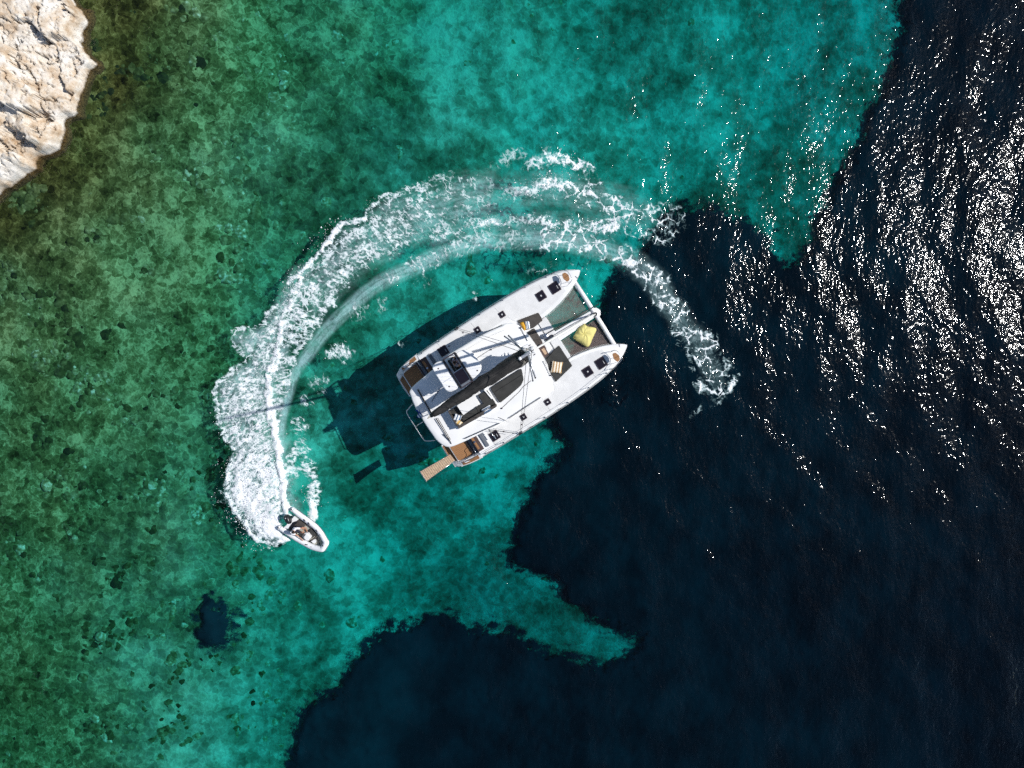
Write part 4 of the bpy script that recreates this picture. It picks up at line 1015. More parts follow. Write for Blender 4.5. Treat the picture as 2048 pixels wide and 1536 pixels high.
p = B(1132, 520, 2.1)
MB().prism(roundpoly([(p[0] - .3, p[1] - .12), (p[0] + .3, p[1] - .12), (p[0] + .3, p[1] + .12), (p[0] - .3, p[1] + .12)], .1), 2.05, 2.09).build('anchor_well', M['black'], boat)
ch = MB()
for i in range(7):
    ch.disc((p[0] - .2 + i * .065, p[1] + .03 * (-1) ** i, 2.09), .035, .03, 8)
ch.build('anchor_chain', M['steel'], boat)
for s in (1, -1):
    nb_ = MB(); wv = .016; sp_ = .052
    x = 3.56
    while x < 6.14:
        y0, y1 = .34, yi(x) - .07
        if y1 > y0: nb_.add([(x, s * y0, z_t), (x + wv, s * y0, z_t), (x + wv, s * y1, z_t), (x, s * y1, z_t)], [(0, 1, 2, 3)])
        x += sp_
    y = .36
    while y < 2.2:
        xa, xb_ = 3.54, 6.14
        st0 = next((q for q in np.linspace(3.54, 6.14, 80) if yi(q) - .07 > y), None)
        if st0 is not None: nb_.add([(st0, s * y, z_t + .004), (xb_, s * y, z_t + .004), (xb_, s * (y + wv), z_t + .004), (st0, s * (y + wv), z_t + .004)], [(0, 1, 2, 3)])
        y += sp_
    net = nb_.build('trampoline_net', M['net'], boat)
    lc = []
    edge = [(3.52, s * .36)] + [(3.52, s * q) for q in np.linspace(.5, 1.46, 18)] + [(q, s * (yi(q) - .05)) for q in np.linspace(3.6, 6.1, 44)]
    zig = [Vector((a + .03 * (-1) ** i * (1 if i < 19 else 0), b - s * .035 * (-1) ** i * (1 if i >= 19 else 0), z_t + .03)) for i, (a, b) in enumerate(edge)]
    MB().tube(zig, .018, 5).build('net_lacing', M['edge'], net)
    MB().tube([Vector((a, b, z_t + .01)) for a, b in edge], .012, 5).build('net_rope', M['rope_dark'], net)
    MB().tube([(6.12, s * 2.2, 1.9), (6.2, s * 1.1, 1.95), (6.3, s * .4, 2.0)], .012, 5).build('bridle', M['rope_dark'], boat)
MB().tube([B(1372, 405, 1.95), B(1500, 500, 1.95), B(1568, 552, 1.95)], .018, 5).build('bridle', M['rope_dark'], boat)
# bow seats and pulpits
for s, (zx, zy) in ((1, (1240, 112)), (-1, (1578, 650))):
    x, y, _ = B(zx, zy, 2.75); zz = 2.72
    pl = roundpoly([(x - .10, y - s * .34), (x + .12, y - s * .30), (x + .22, y), (x + .12, y + s * .26), (x - .10, y + s * .30), (x - .2, y)], .08)
    seat = MB().prism(pl, zz, zz + .04).build('bow_seat', M['teak'], boat, bevel=.01)
    MB().tube([(x - .1, y, zz + .045), (x + .2, y, zz + .045)], .008, 4).build('seat_joint', M['black'], seat)
    xt = 6.45
    rail = catmull([(x - .55, s * (yo(x - .5) - .12), 2.7), (x - .1, s * (yo(x - .1) - .14), 2.78), (x + .22, y + s * .3, 2.78), (x + .3, y, 2.78), (x + .2, y - s * .4, 2.78), (x - .15, y - s * .5, 2.7)], 5)
    pr = MB(); pr.tube(rail, .016, 6)
    for q in (0, 6, 13, 20, 25):
        q = min(q, len(rail) - 1); a = rail[q]; pr.tube([a, (a.x, a.y * .99, zdk(a.x))], .014, 6)
    pr.build('pulpit', M['steel'], boat, smooth=True)
    MB().tube([(6.55, s * 2.75, 2.16), (6.62, s * 2.55, 2.18)], .02, 6).build('mooring_cleat', M['steel'], boat)
# stanchions and lifelines
for s in (1, -1):
    sts = [-4.7, -3.3, -1.9, -.1, 1.7, 3.4, 4.9]
    tops = []
    for x in sts:
        y = s * (yo(x) - .2); z0 = zdk(x)
        MB().tube([(x, y, z0), (x, y + s * .02, z0 + .62)], .017, 6).build('stanchion', M['steel'], boat, smooth=True)
        MB().disc((x, y, z0), .05, .03, 10).build('stanchion_base', M['steel'], boat)
        tops.append(Vector((x, y + s * .02, z0 + .6)))
    tops.append(Vector((5.55, s * (yo(5.5) - .12), 2.7)))
    MB().tube(tops, .010, 5).build('lifeline', M['rope_dark'], boat)
    MB().tube([p - Vector((0, 0, .3)) for p in tops], .007, 5).build('lifeline', M['rope_dark'], boat)
    for x in (-1.2, 1.0, 5.4, -4.4):
        y = s * (yo(x) - .13); z0 = zdk(x)
        c = MB(); c.tube([(x - .14, y, z0 + .06), (x + .14, y, z0 + .06)], .02, 6); c.tube([(x - .05, y, z0), (x - .05, y, z0 + .06)], .02, 6); c.tube([(x + .05, y, z0), (x + .05, y, z0 + .06)], .02, 6)
        c.build('cleat', M['black'], boat)
    for k, x in enumerate((-2.9, -2.55)):
        MB().disc((x + k * .9, s * (3.35 + .25 * k), zdk(x) + .0), .05, .035, 12).build('deck_filler', M['hatchframe'], boat)
# mast and rigging
mb0, mt = Vector((1.24, .20, 4.15)), Vector((.56, .22, 20.6))
mdir = (mt - mb0) / (mt.z - mb0.z)
mp = lambda z: mb0 + mdir * (z - mb0.z)
mast = MB()
rows = 14; vv_ = []; ff_ = []
for i in range(rows + 1):
    c = mp(4.15 + (20.6 - 4.15) * i / rows); tp = 1 if i < 10 else 1 - .09 * (i - 10)
    for k in range(14):
        a = 2 * pi * k / 14
        vv_.append((c.x + .155 * tp * math.cos(a), c.y + .095 * tp * math.sin(a), c.z))
for i in range(rows):
    for k in range(14): ff_.append((i * 14 + k, i * 14 + (k + 1) % 14, (i + 1) * 14 + (k + 1) % 14, (i + 1) * 14 + k))
ff_.append(tuple(range(rows * 14, rows * 14 + 14)))
mast_o = mast.add(vv_, ff_).build('mast', M['alu'], boat, smooth=True)
MB().box(tuple(mp(20.66) + Vector((-.05, 0, 0))), (.52, .12, .09)).build('masthead', M['alu'], mast_o, bevel=.02)
w1 = mp(20.7); MB().tube([w1 + Vector((-.2, 0, 0)), w1 + Vector((-.55, .05, .35))], .012, 6).build('wind_vane', M['black'], mast_o)
MB().tube([w1, w1 + Vector((.1, .1, .9))], .008, 5).build('aerial', M['steel'], mast_o)
MB().ball(tuple(w1 + Vector((-.28, .0, .08))), (.07, .07, .06), 10, 6).build('masthead_light', M['flag_white'], mast_o, smooth=True)
rd = MB(); q = mp(10.4); rd.ball((q.x + .34, q.y, q.z), (.2, .2, .1), 14, 7); rd.build('radar_dome', M['gel'], mast_o, smooth=True)
MB().box((q.x + .2, q.y, q.z - .1), (.3, .1, .04)).build('radar_bracket', M['alu'], mast_o)
for zs, zxy in ((9.0, (1020, 806)), (13.2, (1036, 786))):
    tip = Vector(B(zxy[0], zxy[1], zs)); r0 = mp(zs); dxy = tip - r0
    for s in (1, -1):
        t_ = r0 + Vector((dxy.x, -s * dxy.y, .12))
        spd = MB().tube([r0, r0.lerp(t_, .5), t_], [.062, .055, .036], 8, flat=.55).build('spreader', M['alu'], mast_o, smooth=True)
        MB().ball(tuple(t_), (.05, .05, .05), 8, 5).build('spreader_tip', M['black'], spd, smooth=True)
        MB().tube([t_, mp(17.5)], .008, 5).build('diamond_wire', M['rope_dark'], mast_o)
        MB().tube([t_, mp(zs - 3.6)], .008, 5).build('diamond_wire', M['rope_dark'], mast_o)
for s, (zx, zy) in ((1, (505, 460)), (-1, (935, 1162))):
    c = Vector(B(zx, zy, 2.1)); c.z = 2.0
    MB().tube([c, mp(17.4)], .0115, 6).build('shroud', M['rope_dark'], mast_o)
    c2 = c + Vector((.12, s * -.02, 0)); MB().tube([c2, mp(17.0) + Vector((.3, 0, -.6))], .0115, 6).build('shroud', M['rope_dark'], mast_o)
    MB().tube([c, c + (mp(17.4) - c).normalized() * .55], .028, 8).build('turnbuckle', M['steel'], mast_o)
    MB().box((c.x + .05, c.y, c.z), (.30, .12, .07)).build('chainplate', M['black'], boat, bevel=.01)
fs = Vector(B(1440, 360, 2.35)); hd = mp(17.5)
MB().disc((fs.x, fs.y, 2.06), .13, .16, 18).build('furler_drum', M['black'], boat, bevel=.02)
jb = [fs.lerp(hd, t) for t in np.linspace(.01, .93, 14)]
MB().tube(jb, [.05, .085, .10, .105, .105, .10, .095, .09, .085, .08, .07, .06, .05, .03], 9).build('furled_jib', M['sailcloth'], boat, smooth=True)
MB().tube([fs, hd], .014, 6).build('forestay', M['rope_dark'], boat)
# boom with the stacked sail in its black bag
bf, ba = Vector((1.02, .16, 5.55)), Vector(B(348, 1036, 5.9))
bm = MB().tube([bf, ba + (ba - bf).normalized() * .12], .12, 10).build('boom', M['black'], boat, smooth=True)
rows = 40; nn = 16; vv_ = []; ff_ = []
r_b = np.random.default_rng(5)
for i in range(rows + 1):
    u = i / rows; c = bf.lerp(ba, u * .99 + .0)
    wdt = np.interp(u, [0, .03, .1, .5, .9, 1], [.34, .46, .50, .40, .27, .18]); hgt = np.interp(u, [0, .05, .2, .6, 1], [1.25, 1.35, 1.15, .85, .5])
    ax = (ba - bf).normalized(); sd_ = Vector((-ax.y, ax.x, 0)).normalized()
    for k in range(nn):
        a = 2 * pi * k / nn - pi / 2
        yy = math.cos(a); zz = (math.sin(a) + 1) / 2
        pin = 1 - .35 * zz ** 2
        wr = 1 + .10 * math.sin(7 * u * pi + 3 * a) + r_b.normal(0, .05)
        p = c + sd_ * (yy * wdt * pin * wr) + Vector((0, 0, -.08 + zz * hgt * (1 + .05 * math.sin(23 * u + 2 * a)) + r_b.normal(0, .012)))
        vv_.append(tuple(p))
for i in range(rows):
    for k in range(nn): ff_.append((i * nn + k, i * nn + (k + 1) % nn, (i + 1) * nn + (k + 1) % nn, (i + 1) * nn + k))
ff_ += [tuple(range(nn))[::-1], tuple(range(rows * nn, rows * nn + nn))]
bag = MB().add(vv_, ff_).build('sail_bag', M['bag'], boat, smooth=True)
# folds of the dark sail showing at the luff, lazy jacks, tackle
for j in range(7):
    c = bf + Vector((-.08 - .09 * j, 0, .95 + .05 * (j % 3)))
    MB().tube(catmull([c + Vector((.1, -.42, -.35)), c + Vector((0, -.2, .12)), c + Vector((-.04, .05, .2 + .04 * (j % 2))), c + Vector((.03, .25, .05)), c + Vector((.08, .42, -.3))], 4), .05, 6).build('sail_fold', M['bag'], bag, smooth=True)
for t_, s in ((.25, 1), (.55, 1), (.85, 1), (.25, -1), (.55, -1), (.85, -1)):
    c = bf.lerp(ba, t_); sd2 = Vector((-(ba - bf).y, (ba - bf).x, 0)).normalized() * (s * .36)
    MB().tube([c + sd2 + Vector((0, 0, .35)), mp(13.0) + Vector((-.1, 0, 0))], .005, 4).build('lazy_jack', M['rope_dark'], bag)
MB().tube([B(345, 1045, 5.85), B(320, 1056, 5.2), B(335, 1030, 4.35)], .03, 6).build('mainsheet', M['rope'], boat)
tk_ = MB()
for i in range(5):
    p = Vector(B(322 + 8 * i, 1056 - 5 * i, 5.9)); tk_.ball(tuple(p), (.06, .05, .06), 8, 5)
tk_.build('mainsheet_block', M['rope'], boat, smooth=True)
MB().tube([ba, mp(20.5)], .006, 4).build('topping_lift', M['rope_dark'], boat)
# halyard tails and tangle at the mast foot
for j in range(9):
    a0 = j * .7
    c = mb0 + Vector((-.1 - .07 * j, .18 * math.sin(a0), 1.2 + .13 * j))
    MB().tube(catmull([c, c + Vector((.18, .2 * math.cos(a0), .12)), c + Vector((.05, -.22, .25)), c + Vector((-.25, -.05 * j, .1))], 4), .018, 5).build('halyard', M['rope'] if j % 3 else M['alu'], mast_o, smooth=True)
hb = MB()
for j in range(6):
    c = mb0 + Vector((.22 + .06 * (j % 2), -.32 + .13 * j, .06)); hb.box(tuple(c), (.16, .06, .09))
hb.build('rope_clutch', M['hatchframe'], boat, bevel=.01)
MB().prism(roundpoly([(.78, -.35), (1.62, -.30), (1.62, .66), (.78, .7)], .2), 4.17, 4.24).build('mast_step', M['gel'], boat, bevel=.02)
# jib car ropes on the roof
for pts in ([(845, 560), (735, 598), (640, 660)], [(1010, 805), (955, 848), (930, 880), (815, 988)], [(1085, 525), (1010, 540)], [(1110, 668), (1178, 585)], [(790, 1050), (845, 1075)], [(540, 1120), (700, 1126), (790, 1140), (905, 1158)], [(765, 1160), (720, 1128)]):
    MB().tube([B(a, b, 4.215 if b < 1000 and a < 1000 else (2.2 if a > 1000 and b < 700 else 4.21 if b < 1100 else 2.6)) for a, b in pts], .014, 5).build('sheet_line', M['rope_dark'], boat)
MB().tube([B(722, 1130, 2.5), B(775, 1195, 2.55)], .035, 8).build('boarding_pole', M['steel'], boat, smooth=True)
# davit hoop at the stern
MB().tube(catmull([B(218, 962, 3.6), B(190, 995, 3.55), B(180, 1022, 3.5), B(235, 1113, 3.5), B(288, 1194, 3.5), B(312, 1208, 3.55), B(366, 1204, 3.7)], 5), .035, 8).build('davit_hoop', M['steel'], boat, smooth=True)
MB().tube([B(235, 1113, 3.5), B(287, 1080, 3.85)], .028, 8).build('davit_strut', M['steel'], boat, smooth=True)
# gangway of teak slats at the starboard stern
gw = [Vector(B(470, 1298, 1.62)), Vector(B(501, 1338, 1.62)), Vector(B(309, 1476, 1.75)), Vector(B(269, 1413, 1.75))]
gmb = MB()
gmb.tube([gw[0], gw[3]], .028, 6); gmb.tube([gw[1], gw[2]], .028, 6); gmb.tube([gw[3] + (gw[3] - gw[2]) * .08, gw[2] + (gw[2] - gw[3]) * .08], .04, 8)
gang = gmb.build('gangway', M['steel'], boat, smooth=True)
NSL = 17
for i in range(NSL):
    t0, t1 = (i + .06) / NSL, (i + .90) / NSL
    a, b, c, d = gw[0].lerp(gw[3], t0), gw[1].lerp(gw[2], t0), gw[1].lerp(gw[2], t1), gw[0].lerp(gw[3], t1)
    up = Vector((0, 0, .035))
    m_ = M['slat']
    MB().add([tuple(q) for q in (a, b, c, d)] + [tuple(q + up) for q in (a, b, c, d)], [(3, 2, 1, 0), (4, 5, 6, 7), (0, 1, 5, 4), (1, 2, 6, 5), (2, 3, 7, 6), (3, 0, 4, 7)]).build('slat', m_, gang)
MB().tube([gw[2], Vector(B(520, 1375, 1.6)), Vector(B(930, 1162, 2.3))], .006, 4).build('gangway_line', M['rope_dark'], boat)

# ------------------------------------------------------------------ loose things lying on the catamaran
def pillow(name, label, cat, zx, zy, z, size, rz, mat, puff=.13, group=None, tilt=(0, 0)):
    c = CW @ Vector(B(zx, zy, z)); n = 14; v = []; f = []
    r = np.random.default_rng(int(zx * 7 + zy))
    for sgn in (1, -1):
        for i in range(n + 1):
            for j in range(n + 1):
                u, w2 = 2 * i / n - 1, 2 * j / n - 1
                e = (1 - u ** 4) * (1 - w2 ** 4)
                pinch = 1 - .10 * (1 - abs(u) ** 2) * (abs(w2) ** 3)
                pin2 = 1 - .10 * (1 - abs(w2) ** 2) * (abs(u) ** 3)
                x = u * size[0] / 2 * pin2; y = w2 * size[1] / 2 * pinch
                zz = sgn * puff * math.sqrt(max(e, 0)) ** 1.0 + (r.normal(0, .006) if e > .02 else 0)
                v.append((x, y, zz))
    N = (n + 1) ** 2
    for i in range(n):
        for j in range(n):
            a = i * (n + 1) + j
            f.append((a, a + n + 1, a + n + 2, a + 1)); f.append((N + a, N + a + 1, N + a + n + 2, N + a + n + 1))
    o = mesh_obj(name, v, f, mat, None, True, loc=(c.x, c.y, z + puff * .85), rot=(tilt[0], tilt[1], rz))
    bm_ = bmesh.new(); bm_.from_mesh(o.data); bmesh.ops.remove_doubles(bm_, verts=bm_.verts, dist=.003); bm_.to_mesh(o.data); bm_.free()
    tag(o, label, cat, group)
    return o
P0 = math.atan2
pillow('pillow', 'sand and white striped square pillow on starboard foredeck pad', 'pillow', 1180, 716, 2.16, (.74, .80), R_(-8), M['sand_stripe'], .13, 'striped pillows on the catamaran')
pillow('pillow', 'blue and white striped pillow on the port foredeck pad', 'pillow', 984, 436, 2.18, (.30, .56), R_(8), M['navy'], .13, 'striped pillows on the catamaran', (0, R_(35)))
pillow('pillow', 'plain mustard pillow leaning behind the striped one on port foredeck', 'pillow', 958, 442, 2.16, (.22, .62), R_(26), M['mustard'], .11, None, (0, R_(30)))
pillow('pillow', 'blue and white striped pillow against the flybridge lounge side backrest', 'pillow', 713, 1000, 4.60, (.42, .66), R_(-60), M['navy'], .12, 'striped pillows on the catamaran', (0, R_(-28)))
pillow('pillow', 'blue and white striped pillow on the aft lounge seat near boom end', 'pillow', 517, 1052, 4.62, (.50, .46), R_(-20), M['navy'], .12, 'striped pillows on the catamaran', (R_(12), R_(12)))
pillow('pillow', 'gold and white striped pillow in the aft corner of the lounge', 'pillow', 532, 1088, 4.60, (.52, .34), R_(-38), M['gold_stripe'], .12, 'striped pillows on the catamaran', (R_(-15), 0))
# bean bag
bb = [(1366, 428), (1388, 442), (1448, 460), (1420, 525), (1388, 584), (1335, 552), (1288, 520), (1305, 490), (1328, 448)]
pts = [CW @ Vector(B(a, b, 2.1)) for a, b in bb]
c = sum(pts, Vector()) / len(pts)
ol = [(p.x - c.x, p.y - c.y) for p in catmull(pts, 4, True)]
v = []; f = []; n = len(ol); r6 = np.random.default_rng(9)
rings = [(.80, .0), (.96, .06), (1.0, .14), (.96, .24), (.82, .34), (.6, .41), (.35, .44), (.12, .43)]
for q, (sc, z) in enumerate(rings):
    for k, p in enumerate(ol):
        wv = 1 + .03 * math.sin(5 * k * 2 * pi / n + q)
        v.append((p[0] * sc * wv, p[1] * sc * wv, z + (.035 * math.sin(k * 1.3 + q * 1.7) if q > 1 else 0)))
v.append((0, 0, .42))
for q in range(len(rings) - 1):
    for k in range(n): f.append((q * n + k, q * n + (k + 1) % n, (q + 1) * n + (k + 1) % n, (q + 1) * n + k))
for k in range(n): f.append(((len(rings) - 1) * n + k, (len(rings) - 1) * n + (k + 1) % n, len(v) - 1))
f.append(tuple(range(n))[::-1])
area2 = sum(ol[i][0] * ol[(i + 1) % n][1] - ol[(i + 1) % n][0] * ol[i][1] for i in range(n))
if area2 < 0: f = [q[::-1] for q in f]
bbag = mesh_obj('bean_bag', v, f, M['bean'], None, True, loc=(c.x, c.y, z_t + .02))
ss = bbag.modifiers.new('sub', 'SUBSURF'); ss.levels = 1; ss.render_levels = 1
MB().tube([(ol[0][0] * .98, ol[0][1] * .98, .2), (ol[0][0] * 1.06, ol[0][1] * 1.06, .2)], .03, 6).build('carry_loop', M['bean'], bbag)
tag(bbag, 'big yellow canvas bean bag on the starboard bow net', 'bean bag')
# ensign drooping from its staff at the stern
fp = CW @ Vector(B(288, 1078, 4.1)); fl = empty('flag', fp)
tag(fl, 'drooping blue and white striped flag on a short staff at the stern', 'flag')
tip = (CW @ Vector(B(272, 1000, 5.2))) - fp
MB().tube([(0, 0, 0), tuple(tip * 1.02)], .014, 6).build('flag_staff', M['steel'], fl, smooth=True)
side = Vector((-tip.y, tip.x, 0)).normalized()
for k in range(5):
    a0, a1 = k / 5, (k + 1) / 5
    v = []; f = []
    for i in range(9):
        for j in range(3):
            t_ = .28 + .70 * i / 8; u = a0 + (a1 - a0) * j / 2
            p = tip * t_ + side * (u * .34 + .07 * math.sin(t_ * 9 + u * 5)) + Vector((0, 0, -.45 * u + .06 * math.sin(u * 9 + t_ * 12)))
            v.append(tuple(p))
    for i in range(8):
        for j in range(2): f.append((i * 3 + j, i * 3 + j + 1, (i + 1) * 3 + j + 1, (i + 1) * 3 + j))
    mesh_obj('flag_stripe', v, f, M['flag_blue'] if k % 2 == 0 else M['flag_white'], fl, True)
v = []; f = []
for i in range(4):
    for j in range(4):
        t_ = .66 + .32 * i / 3; u = .55 * j / 3
        p = tip * t_ + side * (u * .34 + .07 * math.sin(t_ * 9 + u * 5)) + Vector((0, 0, -.45 * u + .06 * math.sin(u * 9 + t_ * 12) + .012)); v.append(tuple(p))
for i in range(3):
    for j in range(3): f.append((i * 4 + j, i * 4 + j + 1, (i + 1) * 4 + j + 1, (i + 1) * 4 + j))
mesh_obj('flag_canton', v, f, M['flag_blue'], fl, True)

# ------------------------------------------------------------------ people
def skinned(name, joints, bones, mat, parent, sub=1, root=None):
    names = list(joints); idx = {k: i for i, k in enumerate(names)}
    me = bpy.data.meshes.new(name)
    me.from_pydata([tuple(joints[k][0]) for k in names], [(idx[a], idx[b]) for a, b in bones], [])
    o = bpy.data.objects.new(name, me); COL.objects.link(o); o.parent = parent
    sk = o.modifiers.new('skin', 'SKIN'); sk.use_smooth_shade = True
    if not me.skin_vertices: me.skin_vertices.new(name='')
    for k in names:
        r = joints[k][1]; me.skin_vertices[0].data[idx[k]].radius = (r, r) if not isinstance(r, tuple) else r
        me.skin_vertices[0].data[idx[k]].use_root = (k == (root or names[0]))
    ss = o.modifiers.new('sub', 'SUBSURF'); ss.levels = sub; ss.render_levels = sub
    me.materials.append(mat)
    return o
def person(root, J, shirt, sleeves=True, hand_dir=None, hair=M['hair']):
    """J: joint positions; one continuous body with clothing and hair as parts"""
    V3 = {k: Vector(v) for k, v in J.items()}
    rad = dict(pelvis=.125, belly=.115, chest=.135, neck=.055, head0=.072, head1=.092, head2=.070, shL=.062, elL=.043, wrL=.030, shR=.062, elR=.043, wrR=.030, hiL=.085, knL=.058, anL=.040, toL=.032, hiR=.085, knR=.058, anR=.040, toR=.032)
    jt = {k: (V3[k], rad[k]) for k in V3}
    bones = [('pelvis', 'belly'), ('belly', 'chest'), ('chest', 'neck'), ('neck', 'head0'), ('head0', 'head1'), ('head1', 'head2'), ('chest', 'shL'), ('shL', 'elL'), ('elL', 'wrL'), ('chest', 'shR'), ('shR', 'elR'), ('elR', 'wrR'),
             ('pelvis', 'hiL'), ('hiL', 'knL'), ('knL', 'anL'), ('anL', 'toL'), ('pelvis', 'hiR'), ('hiR', 'knR'), ('knR', 'anR'), ('anR', 'toR')]
    for s_ in 'LR':
        w_, e_ = V3['wr' + s_], V3['el' + s_]; d = (w_ - e_).normalized()
        sd_ = d.cross(Vector((0, 0, 1))).normalized() * (1 if s_ == 'L' else -1); dn = Vector((0, 0, -1))
        jt['palm' + s_] = (w_ + d * .07, (.036, .020)); bones.append(('wr' + s_, 'palm' + s_))
        for q, (off, ln) in enumerate(((-.030, .070), (-.010, .082), (.011, .078), (.031, .060))):
            a = w_ + d * .105 + sd_ * off; b_ = a + d * ln * .55 + dn * .015; c_ = a + d * ln * .75 + dn * .05
            jt[f'f{s_}{q}a'] = (a, .0095); jt[f'f{s_}{q}b'] = (b_, .009); jt[f'f{s_}{q}c'] = (c_, .008)
            bones += [('palm' + s_, f'f{s_}{q}a'), (f'f{s_}{q}a', f'f{s_}{q}b'), (f'f{s_}{q}b', f'f{s_}{q}c')]
        a = w_ + d * .045 - sd_ * .045; b_ = a + d * .035 - sd_ * .02 + dn * .02
        jt[f'f{s_}ta'] = (a, .011); jt[f'f{s_}tb'] = (b_, .009); bones += [('palm' + s_, f'f{s_}ta'), (f'f{s_}ta', f'f{s_}tb')]
    body = skinned('body', jt, bones, M['skin'], root, 2, 'pelvis')
    top = ['pelvis', 'belly', 'chest', 'neck0', 'shL', 'slL', 'shR', 'slR']
    T = dict(pelvis=(V3['pelvis'] + Vector((0, 0, .02)), .150), belly=(V3['belly'], .142), chest=(V3['chest'], .168), neck0=(V3['chest'].lerp(V3['neck'], .55), .085), shL=(V3['shL'], .088), slL=(V3['shL'].lerp(V3['elL'], .62), .066), shR=(V3['shR'], .088), slR=(V3['shR'].lerp(V3['elR'], .62), .066))
    skinned('shirt', T, [('pelvis', 'belly'), ('belly', 'chest'), ('chest', 'neck0'), ('chest', 'shL'), ('shL', 'slL'), ('chest', 'shR'), ('shR', 'slR')], shirt, root, 2, 'pelvis')
    T = dict(p=(V3['pelvis'] - Vector((0, 0, .02)), .152), hL=(V3['hiL'], .105), kL=(V3['hiL'].lerp(V3['knL'], .7), .085), hR=(V3['hiR'], .105), kR=(V3['hiR'].lerp(V3['knR'], .7), .085))
    skinned('shorts', T, [('p', 'hL'), ('hL', 'kL'), ('p', 'hR'), ('hR', 'kR')], M['shorts'], root, 2, 'p')
    h0, h1, h2 = V3['head0'], V3['head1'], V3['head2']
    fw = (V3['face'] if 'face' in V3 else Vector((1, 0, 0)))
    return body, h1, h2
def head_bits(root, h1, h2, fw, hairmat):
    fw = Vector(fw).normalized(); up = (h2 - h1).normalized(); sd_ = up.cross(fw).normalized()
    hr = MB(); hr.ball((0, 0, 0), (.112, .104, .105), 14, 9)
    r8 = np.random.default_rng(3)
    vs = []
    for p in hr.v:
        q = Vector(p); k = 1 + r8.normal(0, .015)
        if q.x > .02 and q.z < .03: q = q * .80
        if q.z < -.04: q *= .85
        vs.append(tuple(h1 + up * .035 - fw * .012 + fw * q.x * k + sd_ * q.y * k + up * q.z * k))
    mesh_obj('hair', vs, hr.f, hairmat, root, True)
    for s_ in (1, -1):
        e = h1 + fw * .086 + sd_ * (.034 * s_) + up * .005; MB().ball(tuple(e), (.012, .012, .009), 8, 5).build('eye', M['shorts'], root, smooth=True)
        e = h1 + sd_ * (.098 * s_) - up * .01; MB().ball(tuple(e), (.02, .018, .03), 8, 5).build('ear', M['skin'], root, smooth=True)
    n_ = h1 + fw * .10 - up * .02; MB().ball(tuple(n_), (.02, .016, .022), 8, 5).build('nose', M['skin'], root, smooth=True)
    n_ = h1 + fw * .084 - up * .058; MB().ball(tuple(n_), (.012, .024, .007), 8, 5).build('mouth', M['mustard'] if False else M['brownv'], root, smooth=True)
def strip_body_keys(J): return {k: v for k, v in J.items() if k != 'face'}

# person at the catamaran's helm
hp = Vector(B(490, 690, 5.6)); hp.z = 4.74
hroot = empty('person', CW @ hp, TH)
tag(hroot, 'dark haired person in a grey top seated at the helm under the hardtop hatch', 'person')
J = dict(pelvis=(0, 0, .10), belly=(.02, 0, .28), chest=(.05, 0, .48), neck=(.07, 0, .63), head0=(.09, 0, .70), head1=(.11, 0, .79), head2=(.11, 0, .87),
         shL=(.05, .20, .56), elL=(.20, .31, .36), wrL=(.43, .22, .36), shR=(.05, -.20, .56), elR=(.20, -.31, .36), wrR=(.43, -.22, .36),
         hiL=(.08, .10, .08), knL=(.46, .13, .12), anL=(.50, .14, -.36), toL=(.66, .16, -.42), hiR=(.08, -.10, .08), knR=(.46, -.13, .12), anR=(.50, -.14, -.36), toR=(.66, -.16, -.42))
b_, h1, h2 = person(hroot, J, M['greyshirt']); head_bits(hroot, h1, h2, (1, 0, -.1), M['hair'])

# ------------------------------------------------------------------ the dinghy
dax = math.atan2(-760, 1045)
DC = at(540 + 950 * .07487, 1000 + 890 * .07487, .4); DC.z = 0.05
dingy = empty('dinghy', DC, dax, 0, 0)
dingy.rotation_euler = Euler((R_(3), R_(-4), dax))
DW = Matrix.Translation(DC) @ dingy.rotation_euler.to_matrix().to_4x4(); DWi = DW.inverted()
def D(zx, zy, z):
    """dinghy-frame point seen at a detail position, at height z over the floor frame"""
    w_ = at(540 + zx * .07487, 1000 + zy * .07487, z); p = DWi @ w_
    w_ = at(540 + zx * .07487, 1000 + zy * .07487, z + (z - p.z)); return DWi @ w_
tag(dingy, 'small pale grey inflatable speedboat turning at the head of the foam wake', 'dinghy')
ctr = [D(620, 262, .42), D(760, 372, .42), D(900, 478, .42), D(1050, 582, .42), D(1190, 690, .43), D(1300, 805, .45), D(1390, 930, .49), D(1458, 1050, .54), D(1497, 1118, .57), D(1500, 1150, .59), D(1468, 1215, .60), D(1420, 1286, .60), D(1388, 1312, .58), D(1310, 1304, .55), D(1180, 1268, .50), D(1050, 1215, .46), D(900, 1130, .43), D(740, 1040, .42), D(600, 950, .42), D(440, 850, .42), D(270, 745, .42)]
path = catmull(ctr, 4)
nP = len(path)
rr_ = [.195 * (min(1, .86 + .14 * min(i, nP - 1 - i) / 8)) for i in range(nP)]
tb_ = MB().tube(path, rr_, 16).build('tube', M['tube'], dingy, smooth=True)
for e, q in ((0, 1), (-1, -2)):
    d = (path[e] - path[q]).normalized(); a = path[e]
    cone = [a, a + d * .10, a + d * .16]
    co = MB().tube(cone, [.18, .16, .10], 14).build('tube_end', M['tube'], tb_, smooth=True)
    MB().tube([a + d * .02 + Vector((0, 0, .16)), a + d * .13 + Vector((0, 0, .14))], .05, 8, flat=.5).build('end_patch', M['cush2'], co, smooth=True)
rub = [p + Vector((0, 0, -.03)) + (Vector((p.x, p.y, 0)).normalized() * .0) for p in path]
cmid = Vector((.1, 0, .3))
rub = [p + (Vector((0, p.y, 0)).normalized() * .20 if abs(p.y) > .3 else Vector((.20, 0, 0))) for p in path[2:-2]]
MB().tube(rub, .022, 6).build('rubbing_strake', M['grey'], tb_, smooth=True)
